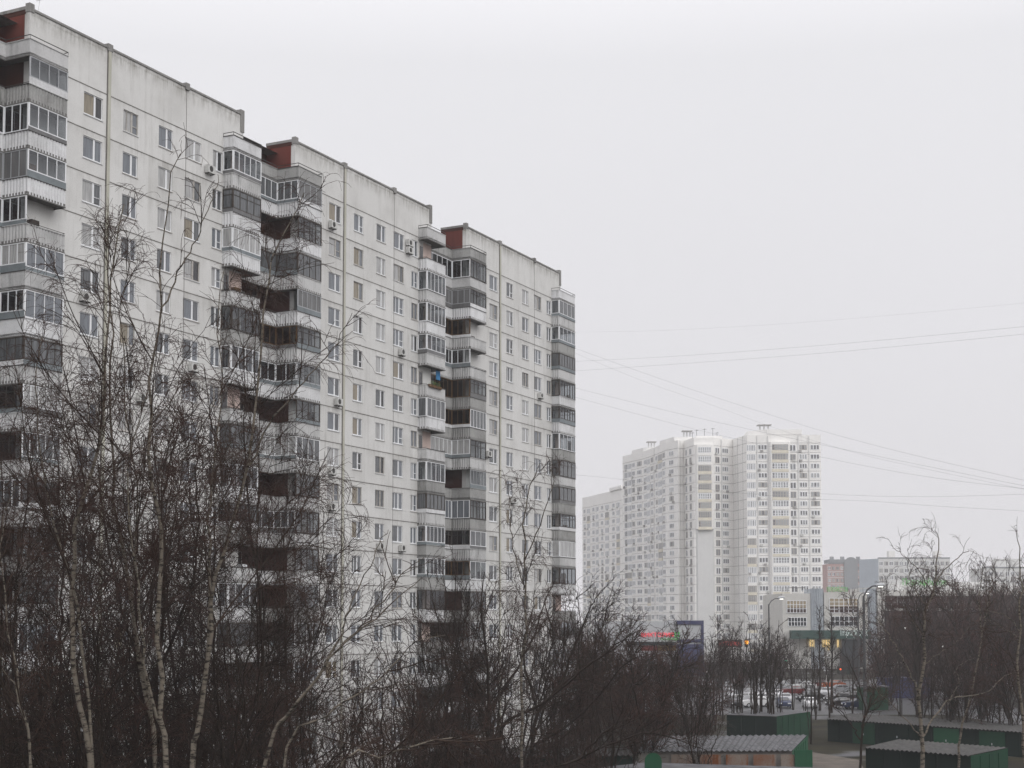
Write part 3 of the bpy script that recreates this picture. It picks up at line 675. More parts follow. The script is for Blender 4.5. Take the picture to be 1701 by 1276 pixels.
# ------------------------------------------------------------------ garages
M['gg']=wallmat('green_sheet',(.012,.05,.027),(.007,.016,.011),.9,.3); M['gg2']=wallmat('bright_green_sheet',(.018,.078,.04),(.008,.03,.017),.6,.3); M['gdk']=wallmat('dark_green_sheet',(.006,.016,.012),(.004,.007,.006),.9,.3)
M['roofs']=flat('slate_with_thin_snow',(.095,.095,.10),.8,var=.7,scale=1.1); M['roofsd']=flat('slate_grey',(.06,.058,.056),.85,var=.5,scale=1.3); M['rustw']=flat('rusty_plaster',(.17,.155,.14),.9,var=.3,scale=.8)
def garage(label,A,B,C,Dp,h,mats,roof='corr',drop=.0,over=.25,pitch=.42,name='garage'):
    """A,B front corners (left,right) C,D back corners (right,left)"""
    ox,oy=A; root=empty(name,(ox,oy,0),0,label,'garage','garages behind the trees')
    P=[(q[0]-ox,q[1]-oy) for q in (A,B,C,Dp)]
    for nm,k,mt in (('front_wall',0,mats[0]),('side_wall',1,mats[1]),('back_wall',2,mats[1]),('side_wall',3,mats[1])):
        m=MB(); a,b=P[k],P[(k+1)%4]; ha=h-drop if k in (0,) else h
        za=h-drop if k in (0,) else h; 
        z={0:(h-drop,h-drop),1:(h-drop,h),2:(h,h),3:(h,h-drop)}[k]
        m.poly([(*a,0),(*b,0),(*b,z[1]-.02),(*a,z[0]-.02)],mt)
        La=math.hypot(b[0]-a[0],b[1]-a[1]); uu=((b[0]-a[0])/La,(b[1]-a[1])/La)
        if mt is not mats[0] or mats[0] is not M['rustw']:
            for j in range(1,int(La/1.6)): m.bar((a[0]+uu[0]*(j*1.6-.04)+uu[1]*.02,a[1]+uu[1]*(j*1.6-.04)-uu[0]*.02),(a[0]+uu[0]*(j*1.6+.04)+uu[1]*.02,a[1]+uu[1]*(j*1.6+.04)-uu[0]*.02),.05,min(z)-.1,.06,mt)
        m.build(nm,root)
    m=MB(); a,b,c,d=[Vector((*p,0)) for p in P]; L=(b-a).length; n=int(L/pitch) if roof=='corr' else 1; sub=4 if roof=='corr' else 1
    fo=((a-d).normalized()*over); row0=[];row1=[]
    for j in range(n*sub+1):
        t=j/(n*sub); am=.06*math.sin(2*math.pi*j/sub+.3) if roof=='corr' else 0
        f=a.lerp(b,t)+fo; g=d.lerp(c,t)-fo*.3
        row0.append((f.x,f.y,h-drop+.02+am)); row1.append((g.x,g.y,h+.02+am))
    for j in range(len(row0)-1):
        m.poly([row0[j],row0[j+1],row1[j+1],row1[j]],mats[2])
        m.poly([(row0[j][0],row0[j][1],row0[j][2]-.05),(row0[j+1][0],row0[j+1][1],row0[j+1][2]-.05),row0[j+1],row0[j]],M['rail'])
    m.build('roof',root); return root
def g2(x,y,h=2.5): q=gat(x,y,h); return (q.x,q.y)
G1=garage('low garage row with grey corrugated slate roof and rusty pale front wall',(9.7,114.0),(21.6,114.6),(25.5,128.0),(11.0,126.4),2.6,(M['rustw'],M['gg2'],M['roofs']),drop=.15)
m=MB(); 
for j in range(5):
    m=MB(); x=2.5+j*2.1; m.box(x,x+1.7,-.05,-.01,1.2,2.2,M['rust']); m.build('rusty_panel',G1)
m=MB(); m.box(11.95,13.3,-.2,-.05,0,2.55,M['gg2']); m.build('door',G1)
garage('pale flat-roofed garage row in front of the slate roof, green below',(3,100.0),(20,97),(21.5,103.2),(9.5,107),2.25,(M['gg'],M['gg'],M['roofs']),roof='flat')
garage('brown-roofed garage beside the open green door',(-3,108.5),(9.0,111.2),(9.2,117),(-3,115),2.55,(M['gdk'],M['gdk'],M['roofsd']),drop=.1)
garage('big dark green metal garage behind the slate-roofed row',g2(1207,1189),g2(1290,1192),g2(1346,1184),(28.5,168),2.6,(M['gdk'],M['gg'],M['roofs']),roof='flat',over=.05)
G3=garage('long dark green garage row stretching to the right edge behind the birches',(32.6,153.4),(49.5,131.6),(53,137),(36.2,158.8),2.5,(M['gdk'],M['gg'],M['roofsd']),drop=.2)
du=Vector((16.9,-21.8)); 
for t0,t1,mt_ in ((.4756,.579,'gg2'),(.12,.22,'gg'),(.27,.37,'gdk'),(.66,.76,'gg')):
    m=MB(); nn_=Vector((-21.8,-16.9)).normalized()*.05; m.bar((du.x*t0+nn_.x,du.y*t0+nn_.y),(du.x*t1+nn_.x,du.y*t1+nn_.y),.05,2.15,.05,M[mt_]); dd=m.build('door',G3)
    m=MB(); q=du*((t0+t1)/2)+nn_*1.7; m.bar((q.x-.05,q.y),(q.x+.05,q.y),.9,1.1,.04,M['alu']); m.build('lock',dd)
G4=garage('near green garage with speckled slate roof under the right birch',(28.2,118.5),(34.4,111.5),(38.8,116.3),(32.4,124.4),2.5,(M['gdk'],M['gg'],M['roofsd']),drop=.15)
garage('far right green garage at the picture edge',(39.6,112),(52,104),(56,112),(43,120),2.4,(M['gdk'],M['gdk'],M['roofsd']),drop=.2)
# open round-topped green gate leaf
m=MB(); pl=[(0,0)]+[(1.1*.5-.55*math.cos(t*math.pi/8),3.4+.5*math.sin(t*math.pi/8)) for t in range(9)]+[(1.1,0)]
n=len(pl); i=len(m.v); m.v+=[(x,-.06,z) for x,z in pl]+[(x,.06,z) for x,z in pl]
m.f+=[tuple(range(n)),tuple(range(2*n-1,n-1,-1))]+[(k,(k+1)%n+0,(k+1)%n+n,k+n) for k in range(n)]; m.m+=[m.mi(M['gg2'])]*(n+2)
for q,z_ in ((.35,1.1),): m.box(q,q+.22,-.1,-.061,.8,1.9,M['gg'])
tag(m.build('gate_leaf',loc=Vector((8.6,96.4,0))),'bright green round-topped metal gate leaf standing by the brown roof','gate')

# ------------------------------------------------------------------ cars
def carmesh(paint):
    prof=[(-2.15,.55),(-2.12,.85),(-1.95,.98),(-1.0,1.05),(-.35,1.45),(1.0,1.47),(1.65,1.08),(2.1,.98),(2.18,.6),(2.1,.32),(-2.1,.32)]
    b=MB(); n=len(prof)
    def wy(z): return .86 if z<1.04 else .86-(z-1.04)*.5
    i=0; b.v=[(x,-wy(z),z) for x,z in prof]+[(x,wy(z),z) for x,z in prof]
    b.mi(paint); b.f=[tuple(range(n)),tuple(range(2*n-1,n-1,-1))]+[(k,k+n,(k+1)%n+n,(k+1)%n) for k in range(n)]; b.m=[0]*(n+2)
    g=MB()
    for s in (-1,1):
        y=lambda z: s*(wy(z)+.012)
        g.poly([(-.85,y(1.1),1.1),(.30,y(1.1),1.1),(.30,y(1.4),1.4),(-.33,y(1.4),1.4)],M['g3']); g.poly([(.38,y(1.1),1.1),(1.45,y(1.1),1.1),(1.0,y(1.4),1.4),(.38,y(1.4),1.4)],M['g3'])
    g.poly([(-.98,-.74,1.09),(-.98,.74,1.09),(-.40,.64,1.425),(-.40,-.64,1.425)],M['g3']); g.poly([(1.62,-.72,1.12),(1.62,.72,1.12),(1.07,.64,1.45),(1.07,-.64,1.45)],M['g3'])
    wl=MB()
    wl.tube([(0,-.1,0),(0,.1,0)],.32,M['black'],14); wl.tube([(0,-.11,0),(0,.11,0)],.19,M['alu'],10)
    hl=MB(); hl.box(-2.17,-2.08,-.22,.22,.66,.82,M['white']); tl=MB(); tl.box(2.1,2.19,-.2,.2,.72,.9,M['tail'])
    return b.mesh('body',False),g.mesh('windows'),wl.mesh('wheel'),hl.mesh('headlight'),tl.mesh('tail_light')
M['tail']=flat('tail_lamp',(.25,.01,.01),.3)
paints=[('white',(.62,.62,.62)),('silver grey',(.28,.29,.30)),('black',(.015,.015,.017)),('dark red',(.10,.014,.014)),('snow-dusted grey',(.42,.42,.43)),('orange',(.30,.07,.02)),('dark blue',(.02,.03,.07))]
CM=[]
for nme,c in paints:
    pm=flat('paint_'+nme.replace(' ','_'),c,.25,var=.05); CM.append((nme,carmesh(pm)))
def car(ci,p,rz,label,group='cars parked behind the garages'):
    nme,(b,g,wl,hl,tl)=CM[ci]
    o=empty('parked_car',p,rz,label,'car',group)
    inst(b,'body',o,(0,0,0)); inst(g,'windows',o,(0,0,0))
    for x in (-1.35,1.35):
        for y in (-.78,.78): inst(wl,'wheel',o,(x,y,.32))
    for y in (-.6,.6): inst(hl,'headlight',o,(0,y,0)); inst(tl,'tail_light',o,(0,y,0))
    return o
carspec=[(0,1256,1175,.15,'white car parked end-on behind the green garage, nearest of the lot'),(4,1238,1167,.1,'snow-dusted pale car left of the nearest white car'),
(4,1218,1170,.2,'snow-dusted car at the left end of the parking lot behind thin trunks'),(0,1288,1161,1.3,'white car parked between the thin trunks above the green verge'),
(0,1335,1146,.25,'white car with arched roof beside the red car'),(3,1318,1155,.2,'dark red car in front of the white car with arched roof'),
(3,1362,1143,.15,'dark red car behind the others, near the fence'),(5,1384,1144,.1,'small orange car near the snowy verge'),
(4,1374,1157,1.2,'grey snow-dusted car facing the camera below the orange car'),(1,1394,1152,.2,'silver grey car right of the orange car'),
(2,1412,1166,.3,'black car beside the tall lamp post'),(2,1398,1176,.2,'black car in the nearest row left of the lamp post'),
(6,1425,1178,.2,'dark blue car half hidden by trunks right of the lamp post'),(1,1300,1150,.2,'silver grey car in the back row left of the white one'),
(1,1270,1152,.2,'silver grey car in the back row behind thin trunks'),(4,1241,1154,.15,'snow-dusted grey car in the far left back row'),(2,1347,1166,.3,'black car in the middle of the lot below the red car')]
for ci,x,y,rz,lb in carspec:
    p=gat(x,y); car(ci,(p.x,p.y,.02),rz,lb)
rc=random.Random(21)
for row,yb in enumerate((1141,1147,1153,1160,1168,1176)):
    for j in range(5):
        x=1205+j*44+rc.uniform(-8,8)+row*3
        if any(abs(x-c[1])<16 and abs(yb-c[2])<6 for c in carspec): continue
        ci=rc.choice([4,1,2,4,0,6]); p=gat(x,yb); nm_=CM[ci][0]
        car(ci,(p.x,p.y,.02),rc.choice([1.4,1.5,.1,1.6])+rc.uniform(-.1,.1),{4:'snow-dusted grey car in the crowded rows of the parking lot, partly hidden by thin trunks',1:'silver grey car in the crowded rows of the parking lot, partly hidden by thin trunks',2:'black car in the crowded rows of the parking lot, partly hidden by thin trunks',0:'white car in the crowded rows of the parking lot, partly hidden by thin trunks',6:'dark blue car in the crowded rows of the parking lot, partly hidden by trunks'}[ci])
# dark van on the road with lit rear lamps
M['lamp_red']=emit('lit_tail_lamp',(1,.12,.05),1.6)
vp=gat(1412,1124); van=empty('van',(vp.x,vp.y,.03),0,'dark green van on the road beyond the fence, red rear lamp lit','van')
m=MB(); m.box(-2.6,2.4,-.95,.95,.45,1.1,M['gdk']); m.box(-2.6,1.6,-.93,.93,1.101,2.2,M['gdk']); m.build('body',van)
m=MB(); m.box(.2,1.4,-.96,-.931,1.35,1.95,M['g3']); m.build('window',van); 
for x in (-1.7,1.6): m=MB(); m.tube([(x,-1.0,.38),(x,-.7,.38)],.38,M['black'],12); m.build('wheel',van)
m=MB(); m.box(-2.3,-2.0,-1.0,-.96,1.15,1.5,M['lamp_red']); m.build('tail_light',van)

# blue shed, green kiosk
def shed(x0,x1,ytop,ybot,depth,mt,label,name,cat,roofm=None):
    a=gat(x0,ybot); b=gat(x1,ybot); H=at(x0,ytop,a.y).z
    root=empty(name,(a.x,a.y,0),0,label,cat); W=b.x-a.x
    m=MB(); m.box(0,W,0,depth,0,H,mt)
    for j in range(1,int(W/1.2)): m.box(j*1.2-.03,j*1.2+.03,-.04,-.002,.1,H-.05,mt)
    m.build('wall',root); m=MB(); m.box(-.15,W+.15,-.15,depth+.15,H+.01,H+.16,roofm or M['roofs']); m.build('roof',root)
shed(1470,1545,1128,1160,5,M['navy'],'dark blue metal shed behind the forked birch','shed','shed',M['navy'])
shed(1432,1476,1142,1180,3,M['gg'],'small green kiosk with pale roof beside the tall lamp post','kiosk','kiosk')
def fence(x0,x1,ybot,h,label,n,mt,name='fence'):
    a=gat(x0,ybot); b=gat(x1,ybot); root=empty(name,(a.x,a.y,0),0,label,'fence'); W=b.x-a.x; dy=b.y-a.y
    m=MB()
    for j in range(n+1):
        x=W*j/n; m.tube([(x,dy*j/n,.0),(x,dy*j/n,h)],.035,mt,4)
    m.build('bars',root); m=MB(); [m.bar((0,0),(W,dy),z,z+.06,.05,mt) for z in (.3,h-.2)]; m.build('rail',root)
fence(1330,1440,1133,1.6,'low metal railing between the parking lot and the road',50,M['rail'])
fence(1520,1700,1178,2.0,'thin picket fence on the snowy ground behind the long garage row',110,M['rail'])

# ------------------------------------------------------------------ street lamps, traffic lights
M['pole']=flat('galvanised_pole',(.07,.07,.072),.6,var=.2,scale=1); M['lampglow']=emit('lamp_glow',(1,.98,.92),2.2)
def lamp(x,ytop,hx,hy,Y,label,r=.16):
    b=at(x,ytop,Y); h=at(hx,hy,Y); root=empty('street_lamp',(b.x,Y,0),0,label,'street lamp','street lamps')
    m=MB(); m.tube([(0,0,0),(0,0,b.z*.5),(0,0,b.z)],[r,r*.8,r*.55],M['pole'],8); m.build('pole',root)
    dx=h.x-b.x; m=MB(); z=b.z; m.tube([(0,0,z-.1),(dx*.25,0,z+(h.z-z)*.6),(dx*.6,0,z+(h.z-z)*.95),(dx*.9,0,h.z)],r*.4,M['pole'],6); m.build('arm',root)
    m=MB(); s=1 if dx>0 else -1
    m.tube([(dx*.85,0,h.z-.02),(dx*.95,0,h.z+.06),(dx+.45*s,0,h.z+.12),(dx+.7*s,0,h.z+.08)],[.1,.17,.2,.1],M['alu'],8); hd=m.build('lamp_head',root)
    m=MB(); m.box(min(dx,dx+.5*s),max(dx,dx+.5*s),-.12,.12,h.z-.14,h.z-.06,M['lampglow']); m.build('lamp_glass',hd)
lamp(1277,1004,1295,994,200,'grey street lamp with lit head in front of the white tower base')
lamp(1425,996,1437,985,210,'grey street lamp with curved arm right of the ribbed bay, thinner of two')
lamp(1434.5,990,1459,973,165,'thick grey street lamp with long arm beside the green kiosk, tallest',.24)
m_y=emit('amber_lamp',(1,.38,.03),2.6); m_g=emit('green_lamp',(.15,1,.6),2.4); m_w=emit('white_lamp',(1,1,.95),2.5); m_r=emit('orange_red_lamp',(1,.13,.03),2.6)
def signal(x,y,Y,lm,label,r=.32,two=False):
    p=at(x,y,Y); root=empty('traffic_light',(p.x,Y,0),0,label,'traffic light','traffic lights along the road')
    m=MB(); m.tube([(.0,.2,0),(0,.2,p.z+.4)],.07,M['rail'],6); m.build('pole',root)
    hb=MB(); hb.box(-.3,.3,-.1,.15,p.z-.9,p.z+.6,M['black']); hb.build('housing',root)
    for j,dz in enumerate((.3,-.15,-.6)):
        l_=MB(); dd=0.0; l_.tube([(0,-.16,p.z+dz*0+ (0 if j==0 else dz*.9)),(0,-.12,p.z+(0 if j==0 else dz*.9))],r*.75 if j==0 else .14,lm if j==0 else M['rail'],10); l_.build('lens',root)
signal(1240,1067,285,m_y,'traffic light glowing amber above the thicket, left of the two amber ones',.5)
signal(1289,1104,285,m_y,'traffic light glowing amber lower down among the thin trunks',.5)
signal(1305,1098,290,m_g,'traffic light glowing green beside the grey lamp post',.3)
signal(1396,1112,290,m_r,'traffic light glowing dim red above the dark van',.22)
signal(1645,1106,250,m_r,'left one of the paired orange-red traffic lights at the right edge',.34)
signal(1655,1106,250,m_r,'right one of the paired orange-red traffic lights at the right edge',.34)
signal(1612,1112,250,m_r,'single orange-red traffic light left of the pair at the right edge',.25)
def globe(x,y,Y,label,r=.16):
    p=at(x,y,Y); root=empty('street_lamp',(p.x,Y,0),0,label,'street lamp','small lit lamps')
    m=MB(); m.tube([(0,0,0),(0,0,p.z-.12)],.05,M['rail'],6); m.build('pole',root)
    m=MB(); m.tube([(0,0,p.z-.12),(0,0,p.z-.06),(0,0,p.z+.06),(0,0,p.z+.12)],[r*.4,r,r,r*.4],m_w,8); m.build('lamp_glass',root)
globe(1565,1074,240,'small white lit lamp in the dark band right of the forked birch'); globe(1588,1074,240,'small white lit lamp, right of its neighbour right of the forked birch',.12)
globe(1504,1043,260,'small white lit lamp high among branches left of the forked birch',.12); globe(1174,1116,260,'small white lit lamp below the navy frame of the supermarket')
# small red neon lettering on a board over the thicket
nb=at(1192,1071,300); root=empty('sign_board',(nb.x,300,0),0,'dark board with dim red lit lettering left of the amber traffic light','sign')
m=MB(); m.box(0,5.0,0,.2,nb.z-.5,nb.z+1.0,M['rail']); m.build('board',root); 
for x in (.5,4.5): m=MB(); m.tube([(x,.1,0),(x,.1,nb.z-.51)],.1,M['rail'],6); m.build('post',root)
M['rdim']=emit('dim_red_letters',(.8,.04,.03),.6)
textw('sign_lettering','АПТЕКА',4.4,.8,M['rdim'],root,(.3,-.08,nb.z-.2))
# white post sign with cross arms
wp=gat(1373,1133); root=empty('floodlight_mast',(wp.x,wp.y,0),0,'white mast with twin side arms in front of the shopping centre','mast')
m=MB(); m.tube([(0,0,0),(0,0,6.2)],.08,M['oldframe'],6); m.build('pole',root); m=MB(); m.bar((-1,0),(1,0),4.9,5.0,.1,M['white']); m.box(-.5,.5,-.1,.1,2.2,3.2,M['white']); m.tube([(0,0,5),(1.0,0,6.2)],.05,M['white'],5); m.build('arm',root)

# ------------------------------------------------------------------ overhead cables
M['wire']=flat('cable',(.30,.30,.31),.6)
def cable(pts,Y0_,Y1_,label,r=.010):
    P=[]
    for i,(x,y) in enumerate(pts):
        t=(x-pts[0][0])/(pts[-1][0]-pts[0][0]); P.append(at(x,y,Y0_+(Y1_-Y0_)*t))
    # smooth sag by interpolation (Catmull-Rom)
    Q=[]; n=len(P)
    for i in range(n-1):
        a=P[max(i-1,0)]; b=P[i]; c=P[i+1]; d=P[min(i+2,n-1)]
        for j in range(8):
            t=j/8; Q.append(.5*((2*b)+(c-a)*t+(2*a-5*b+4*c-d)*t*t+(3*b-a-3*c+d)*t*t*t))
    Q.append(P[-1]); m=MB(); m.tube(Q,r,M['wire'],5); tag(m.build('overhead_cable'),label,'cable','overhead cables crossing the sky')
cable([(945,601),(1119,592),(1350,575),(1530,559),(1760,537)],175,120,'overhead cable rising to the right across open sky, darker one of the two highest')
cable([(945,617),(1150,603),(1350,588),(1560,569),(1760,549)],175,120,'overhead cable rising to the right just beneath the highest one')
cable([(945,575),(1119,637),(1298,695),(1387,722),(1522,757),(1701,798),(1800,820)],175,100,'overhead cable starting highest at the panel building and sloping down to the right')
cable([(945,642),(1119,685),(1253,715),(1370,740),(1522,771),(1701,807),(1800,826)],175,100,'overhead cable sloping down right over the tower roofs, middle of the falling ones')
cable([(945,657),(1119,704),(1235,732),(1432,773),(1560,795),(1701,812),(1800,826)],175,100,'lowest overhead cable sloping down right across the tower top')
cable([(945,582),(1060,630),(1180,672),(1290,712),(1420,752),(1570,786),(1800,832)],180,110,'faint overhead cable between the two upper falling ones',.008)
cable([(1340,819),(1450,824),(1560,825),(1701,821),(1800,817)],150,120,'nearly level overhead cable right of the white tower, upper one')
cable([(1340,829),(1450,833),(1560,841),(1701,849),(1800,855)],150,120,'nearly level overhead cable right of the white tower, lower one',.010)
cable([(945,552),(1100,549),(1300,538),(1500,522),(1760,498)],190,150,'faint highest overhead cable across the open sky',.006)
cable([(945,788),(990,792),(1037,797),(1100,803),(1200,816),(1340,829)],175,150,'overhead cable leaving the panel building beside the tower roofs, low down',.010)
# ------------------------------------------------------------------ trees
def barkmat(name,base,dark,white=False):
    m,nt,b=newmat(name); N=nt.nodes; L=nt.links; b.inputs['Roughness'].default_value=.9; b.inputs['Specular IOR Level'].default_value=.15
    tc=N.new('ShaderNodeTexCoord'); mp=N.new('ShaderNodeMapping'); mp.inputs['Scale'].default_value=(3.0,3.0,9) if white else (8,8,2)
    nz=N.new('ShaderNodeTexNoise'); nz.inputs['Scale'].default_value=1; nz.inputs['Detail'].default_value=5; nz.inputs['Roughness'].default_value=.7
    L.new(tc.outputs['Object'],mp.inputs[0]); L.new(mp.outputs[0],nz.inputs[0])
    cr=N.new('ShaderNodeValToRGB'); e=cr.color_ramp.elements
    if white: e[0].position=.40; e[1].position=.52
    else: e[0].position=.35; e[1].position=.65
    e[0].color=(*dark,1); e[1].color=(*base,1); L.new(nz.outputs[0],cr.inputs[0]); L.new(cr.outputs[0],b.inputs['Base Color']); return m
M['birch']=barkmat('birch_bark',(.145,.125,.10),(.018,.015,.012),True)
M['limb']=barkmat('birch_limb_bark',(.055,.037,.028),(.022,.015,.012))
M['dbark']=barkmat('dark_bark',(.032,.022,.016),(.012,.009,.007))
M['twig']=flat('reddish_twigs',(.050,.025,.018),.9,var=.4,scale=.8)
M['twigd']=flat('dark_twigs',(.031,.018,.0135),.9,var=.4,scale=.8)
M['twigr']=flat('red_brown_twigs',(.062,.028,.021),.9,var=.4,scale=.8)

def tubes(P,Rr,n):
    """P (N,K,3), Rr (N,K) -> verts, quads"""
    N_,K,_=P.shape
    T=np.empty_like(P); T[:,1:-1]=P[:,2:]-P[:,:-2]; T[:,0]=P[:,1]-P[:,0]; T[:,-1]=P[:,-1]-P[:,-2]
    T/=np.linalg.norm(T,axis=2,keepdims=True)+1e-9
    ref=np.zeros_like(T); ref[...,0]=1; vert=np.abs(T[...,0])>.9; ref[vert]=(0,1,0)
    A=np.cross(T,ref); A/=np.linalg.norm(A,axis=2,keepdims=True)+1e-9; B=np.cross(T,A)
    ang=2*np.pi*np.arange(n)/n
    V=P[:,:,None,:]+Rr[:,:,None,None]*(A[:,:,None,:]*np.cos(ang)[None,None,:,None]+B[:,:,None,:]*np.sin(ang)[None,None,:,None])
    idx=np.arange(N_*K*n).reshape(N_,K,n); nx=np.roll(idx,-1,axis=2)
    Q=np.stack([idx[:,:-1],nx[:,:-1],nx[:,1:],idx[:,1:]],axis=-1).reshape(-1,4)
    return V.reshape(-1,3),Q
def npmesh(name,parts,mats):
    vs=[];qs=[];ms=[];sm=[];o=0
    for (V,Q,mi) in parts:
        vs.append(V); qs.append(Q+o); o+=len(V); ms.append(np.full(len(Q),mi,dtype=np.int32))
    V=np.concatenate(vs).astype(np.float32); Q=np.concatenate(qs).astype(np.int32); mi=np.concatenate(ms)
    me=bpy.data.meshes.new(name); me.vertices.add(len(V)); me.vertices.foreach_set('co',V.ravel())
    me.loops.add(len(Q)*4); me.loops.foreach_set('vertex_index',Q.ravel()); me.polygons.add(len(Q))
    me.polygons.foreach_set('loop_start',np.arange(0,len(Q)*4,4,dtype=np.int32)); me.polygons.foreach_set('loop_total',np.full(len(Q),4,dtype=np.int32))
    for m in mats: me.materials.append(m)
    me.polygons.foreach_set('material_index',mi); me.polygons.foreach_set('use_smooth',np.ones(len(Q),dtype=bool)); me.update(calc_edges=True); return me
def resample(pts,K):
    P=np.array(pts,float); 
    # catmull-rom resample
    n=len(P); out=[]
    for t in np.linspace(0,n-1,K):
        i=min(int(t),n-2); f=t-i; a,b,c,d=P[max(i-1,0)],P[i],P[i+1],P[min(i+2,n-1)]
        out.append(.5*((2*b)+(c-a)*f+(2*a-5*b+4*c-d)*f*f+(3*b-a-3*c+d)*f**3))
    return np.array(out)
def children(rng,P,Rr,dens,t0,t1,ang,lenf,K,wig,trop,rfac,rmin,rtip,azb=None,shape=None):
    N_,Kp,_=P.shape
    seg=np.linalg.norm(np.diff(P,axis=1),axis=2).sum(1)
    cnt=rng.poisson(np.maximum(dens*seg*(t1-t0),.01)); par=np.repeat(np.arange(N_),cnt); n=len(par)
    if n==0: return np.zeros((0,K,3)),np.zeros((0,K)),par
    t=rng.uniform(t0,t1,n); x=t*(Kp-1); i=np.minimum(x.astype(int),Kp-2); f=(x-i)[:,None]
    p=P[par,i]*(1-f)+P[par,i+1]*f; d=P[par,i+1]-P[par,i]; d/=np.linalg.norm(d,axis=1,keepdims=True)+1e-9
    rp=Rr[par,i]*(1-f[:,0])+Rr[par,i+1]*f[:,0]
    rv=rng.normal(size=(n,3)); rv-=d*(rv*d).sum(1,keepdims=True); rv/=np.linalg.norm(rv,axis=1,keepdims=True)+1e-9
    a=np.radians(rng.normal(ang[0],ang[1],n))[:,None]; dr=d*np.cos(a)+rv*np.sin(a)
    L=lenf(seg[par],t,rng.uniform(.55,1.15,n))
    st=(L/(K-1))[:,None]; out=np.empty((n,K,3)); out[:,0]=p; up=np.array([0,0,1.])
    for k in range(1,K):
        dr=dr+rng.normal(scale=wig,size=(n,3))+up*(trop[0]+(trop[1]-trop[0])*(k/(K-1)))
        dr/=np.linalg.norm(dr,axis=1,keepdims=True)+1e-9; p=p+dr*st; out[:,k]=p
    r0=np.maximum(rp*rfac,rmin); R_=r0[:,None]*(1-np.linspace(0,1,K)**1.1)[None,:]+rtip*np.linspace(0,1,K)[None,:]
    return out,R_,par
def make_tree(name,label,stems,seed,kind='birch',base=None,dens=1.0,group=None,cat='tree',lower=.25,reach=1.0,twigr=1.0,boughs=.28):
    """stems: list of (points, r0, r1) world coordinates; returns root empty"""
    rng=np.random.default_rng(seed); b0=np.array(base if base is not None else stems[0][0][0]); b0=np.array([b0[0],b0[1],0.])
    K0=22; SP=[];SR=[]
    for pts,r0,r1 in stems:
        Q=resample(pts,K0)-b0; Q[1:-1]+=rng.normal(scale=.045,size=(K0-2,3))*np.array([1,1,.3]); SP.append(Q); r0*=.60 if kind=='birch' else .72; r1*=.8; SR.append(r0+(r1-r0)*np.linspace(0,1,K0)**.85)
    P0=np.array(SP); R0=np.array(SR)
    if kind in ('birch','willow') and boughs>0:
        lb=children(rng,P0,R0,boughs,max(lower*.6,.12),.72,(44,10),lambda s,t,u:(1.5+s*.30*(1.0-t))*u,K0,.035,(.035,.01),.45,.02,.008)
        P0b=np.concatenate([P0,lb[0]]); R0b=np.concatenate([R0,lb[1]])
    else: P0b,R0b=P0,R0; lb=None
    if kind=='birch':
        l1=children(rng,P0b,R0b,1.25*dens,lower*.8,.98,(36,10),lambda s,t,u:(.75+s*.26*(1.03-t))*u*reach,8,.085,(.10,-.05),.34,.012,.006)
        l2=children(rng,l1[0],l1[1],2.7*dens,.15,1,(35,14),lambda s,t,u:(.35+s*.42*(1.1-t))*u,6,.13,(.02,-.16),.5,.009,.005)
        l3=children(rng,l2[0],l2[1],4.6*dens,.1,1,(38,16),lambda s,t,u:(.45+s*.35)*u,5,.15,(-.04,-.30),.6,.0075*twigr,.0045*twigr)
        l4=children(rng,l3[0],l3[1],3.3*dens,.1,1,(34,14),lambda s,t,u:(.30+s*.3)*u,4,.14,(-.1,-.35),.8,.0055*twigr,.004*twigr)
        bark,lm,tw=M['birch'],M['limb'],M['twig']
    elif kind=='willow':
        l1=children(rng,P0b,R0b,1.05*dens,lower*.8,.98,(42,12),lambda s,t,u:(1.1+s*.36*(1.05-t))*u*reach,9,.12,(.08,.02),.42,.018,.009)
        l2=children(rng,l1[0],l1[1],2.2*dens,.12,1,(42,14),lambda s,t,u:(.5+s*.42*(1.1-t))*u,7,.16,(.04,.0),.5,.013,.008)
        l3=children(rng,l2[0],l2[1],3.8*dens,.1,1,(40,16),lambda s,t,u:(.4+s*.38)*u,5,.17,(.03,-.05),.6,.0085*twigr,.006*twigr)
        l4=children(rng,l3[0],l3[1],2.8*dens,.1,1,(36,14),lambda s,t,u:(.3+s*.3)*u,4,.16,(.0,-.1),.8,.0075*twigr,.005*twigr)
        bark,lm,tw=M['dbark'],M['dbark'],(M['twig'] if seed%2 else M['twigd'])
    else: # 'far': dense bare tree made to be seen beyond 100 m
        l1=children(rng,P0,R0,1.4*dens,lower,.99,(36,10),lambda s,t,u:(1.3+s*.30*(1.08-t))*u*reach,7,.12,(.10,.03),.45,.03,.018)
        l2=children(rng,l1[0],l1[1],2.0*dens,.12,1,(38,14),lambda s,t,u:(.5+s*.45*(1.1-t))*u,5,.15,(.05,.0),.55,.022,.014)
        l3=children(rng,l2[0],l2[1],3.0*dens,.1,1,(38,16),lambda s,t,u:(.45+s*.4)*u,4,.16,(.03,-.04),.7,.016*twigr,.010*twigr)
        l4=None
        bark,lm,tw=M['dbark'],M['dbark'],(M['twigr'] if kind=='farred' else M['twigd'] if kind=='fardark' else M['twig'])
    V0,Q0=tubes(P0,R0,9); V1,Q1=tubes(l1[0],l1[1],5)
    tl=[(V0,Q0,0),(V1,Q1,1)]
    if lb is not None and len(lb[0]): tl.append((*tubes(lb[0],lb[1],6),1))
    trunk=npmesh('trunk',tl,[bark,lm])
    pr=[(*tubes(l2[0],l2[1],4),0),(*tubes(l3[0],l3[1],3),1)]
    if l4 is not None: pr.append((*tubes(l4[0],l4[1],3),1))
    crown=npmesh('crown',pr,[lm,tw])
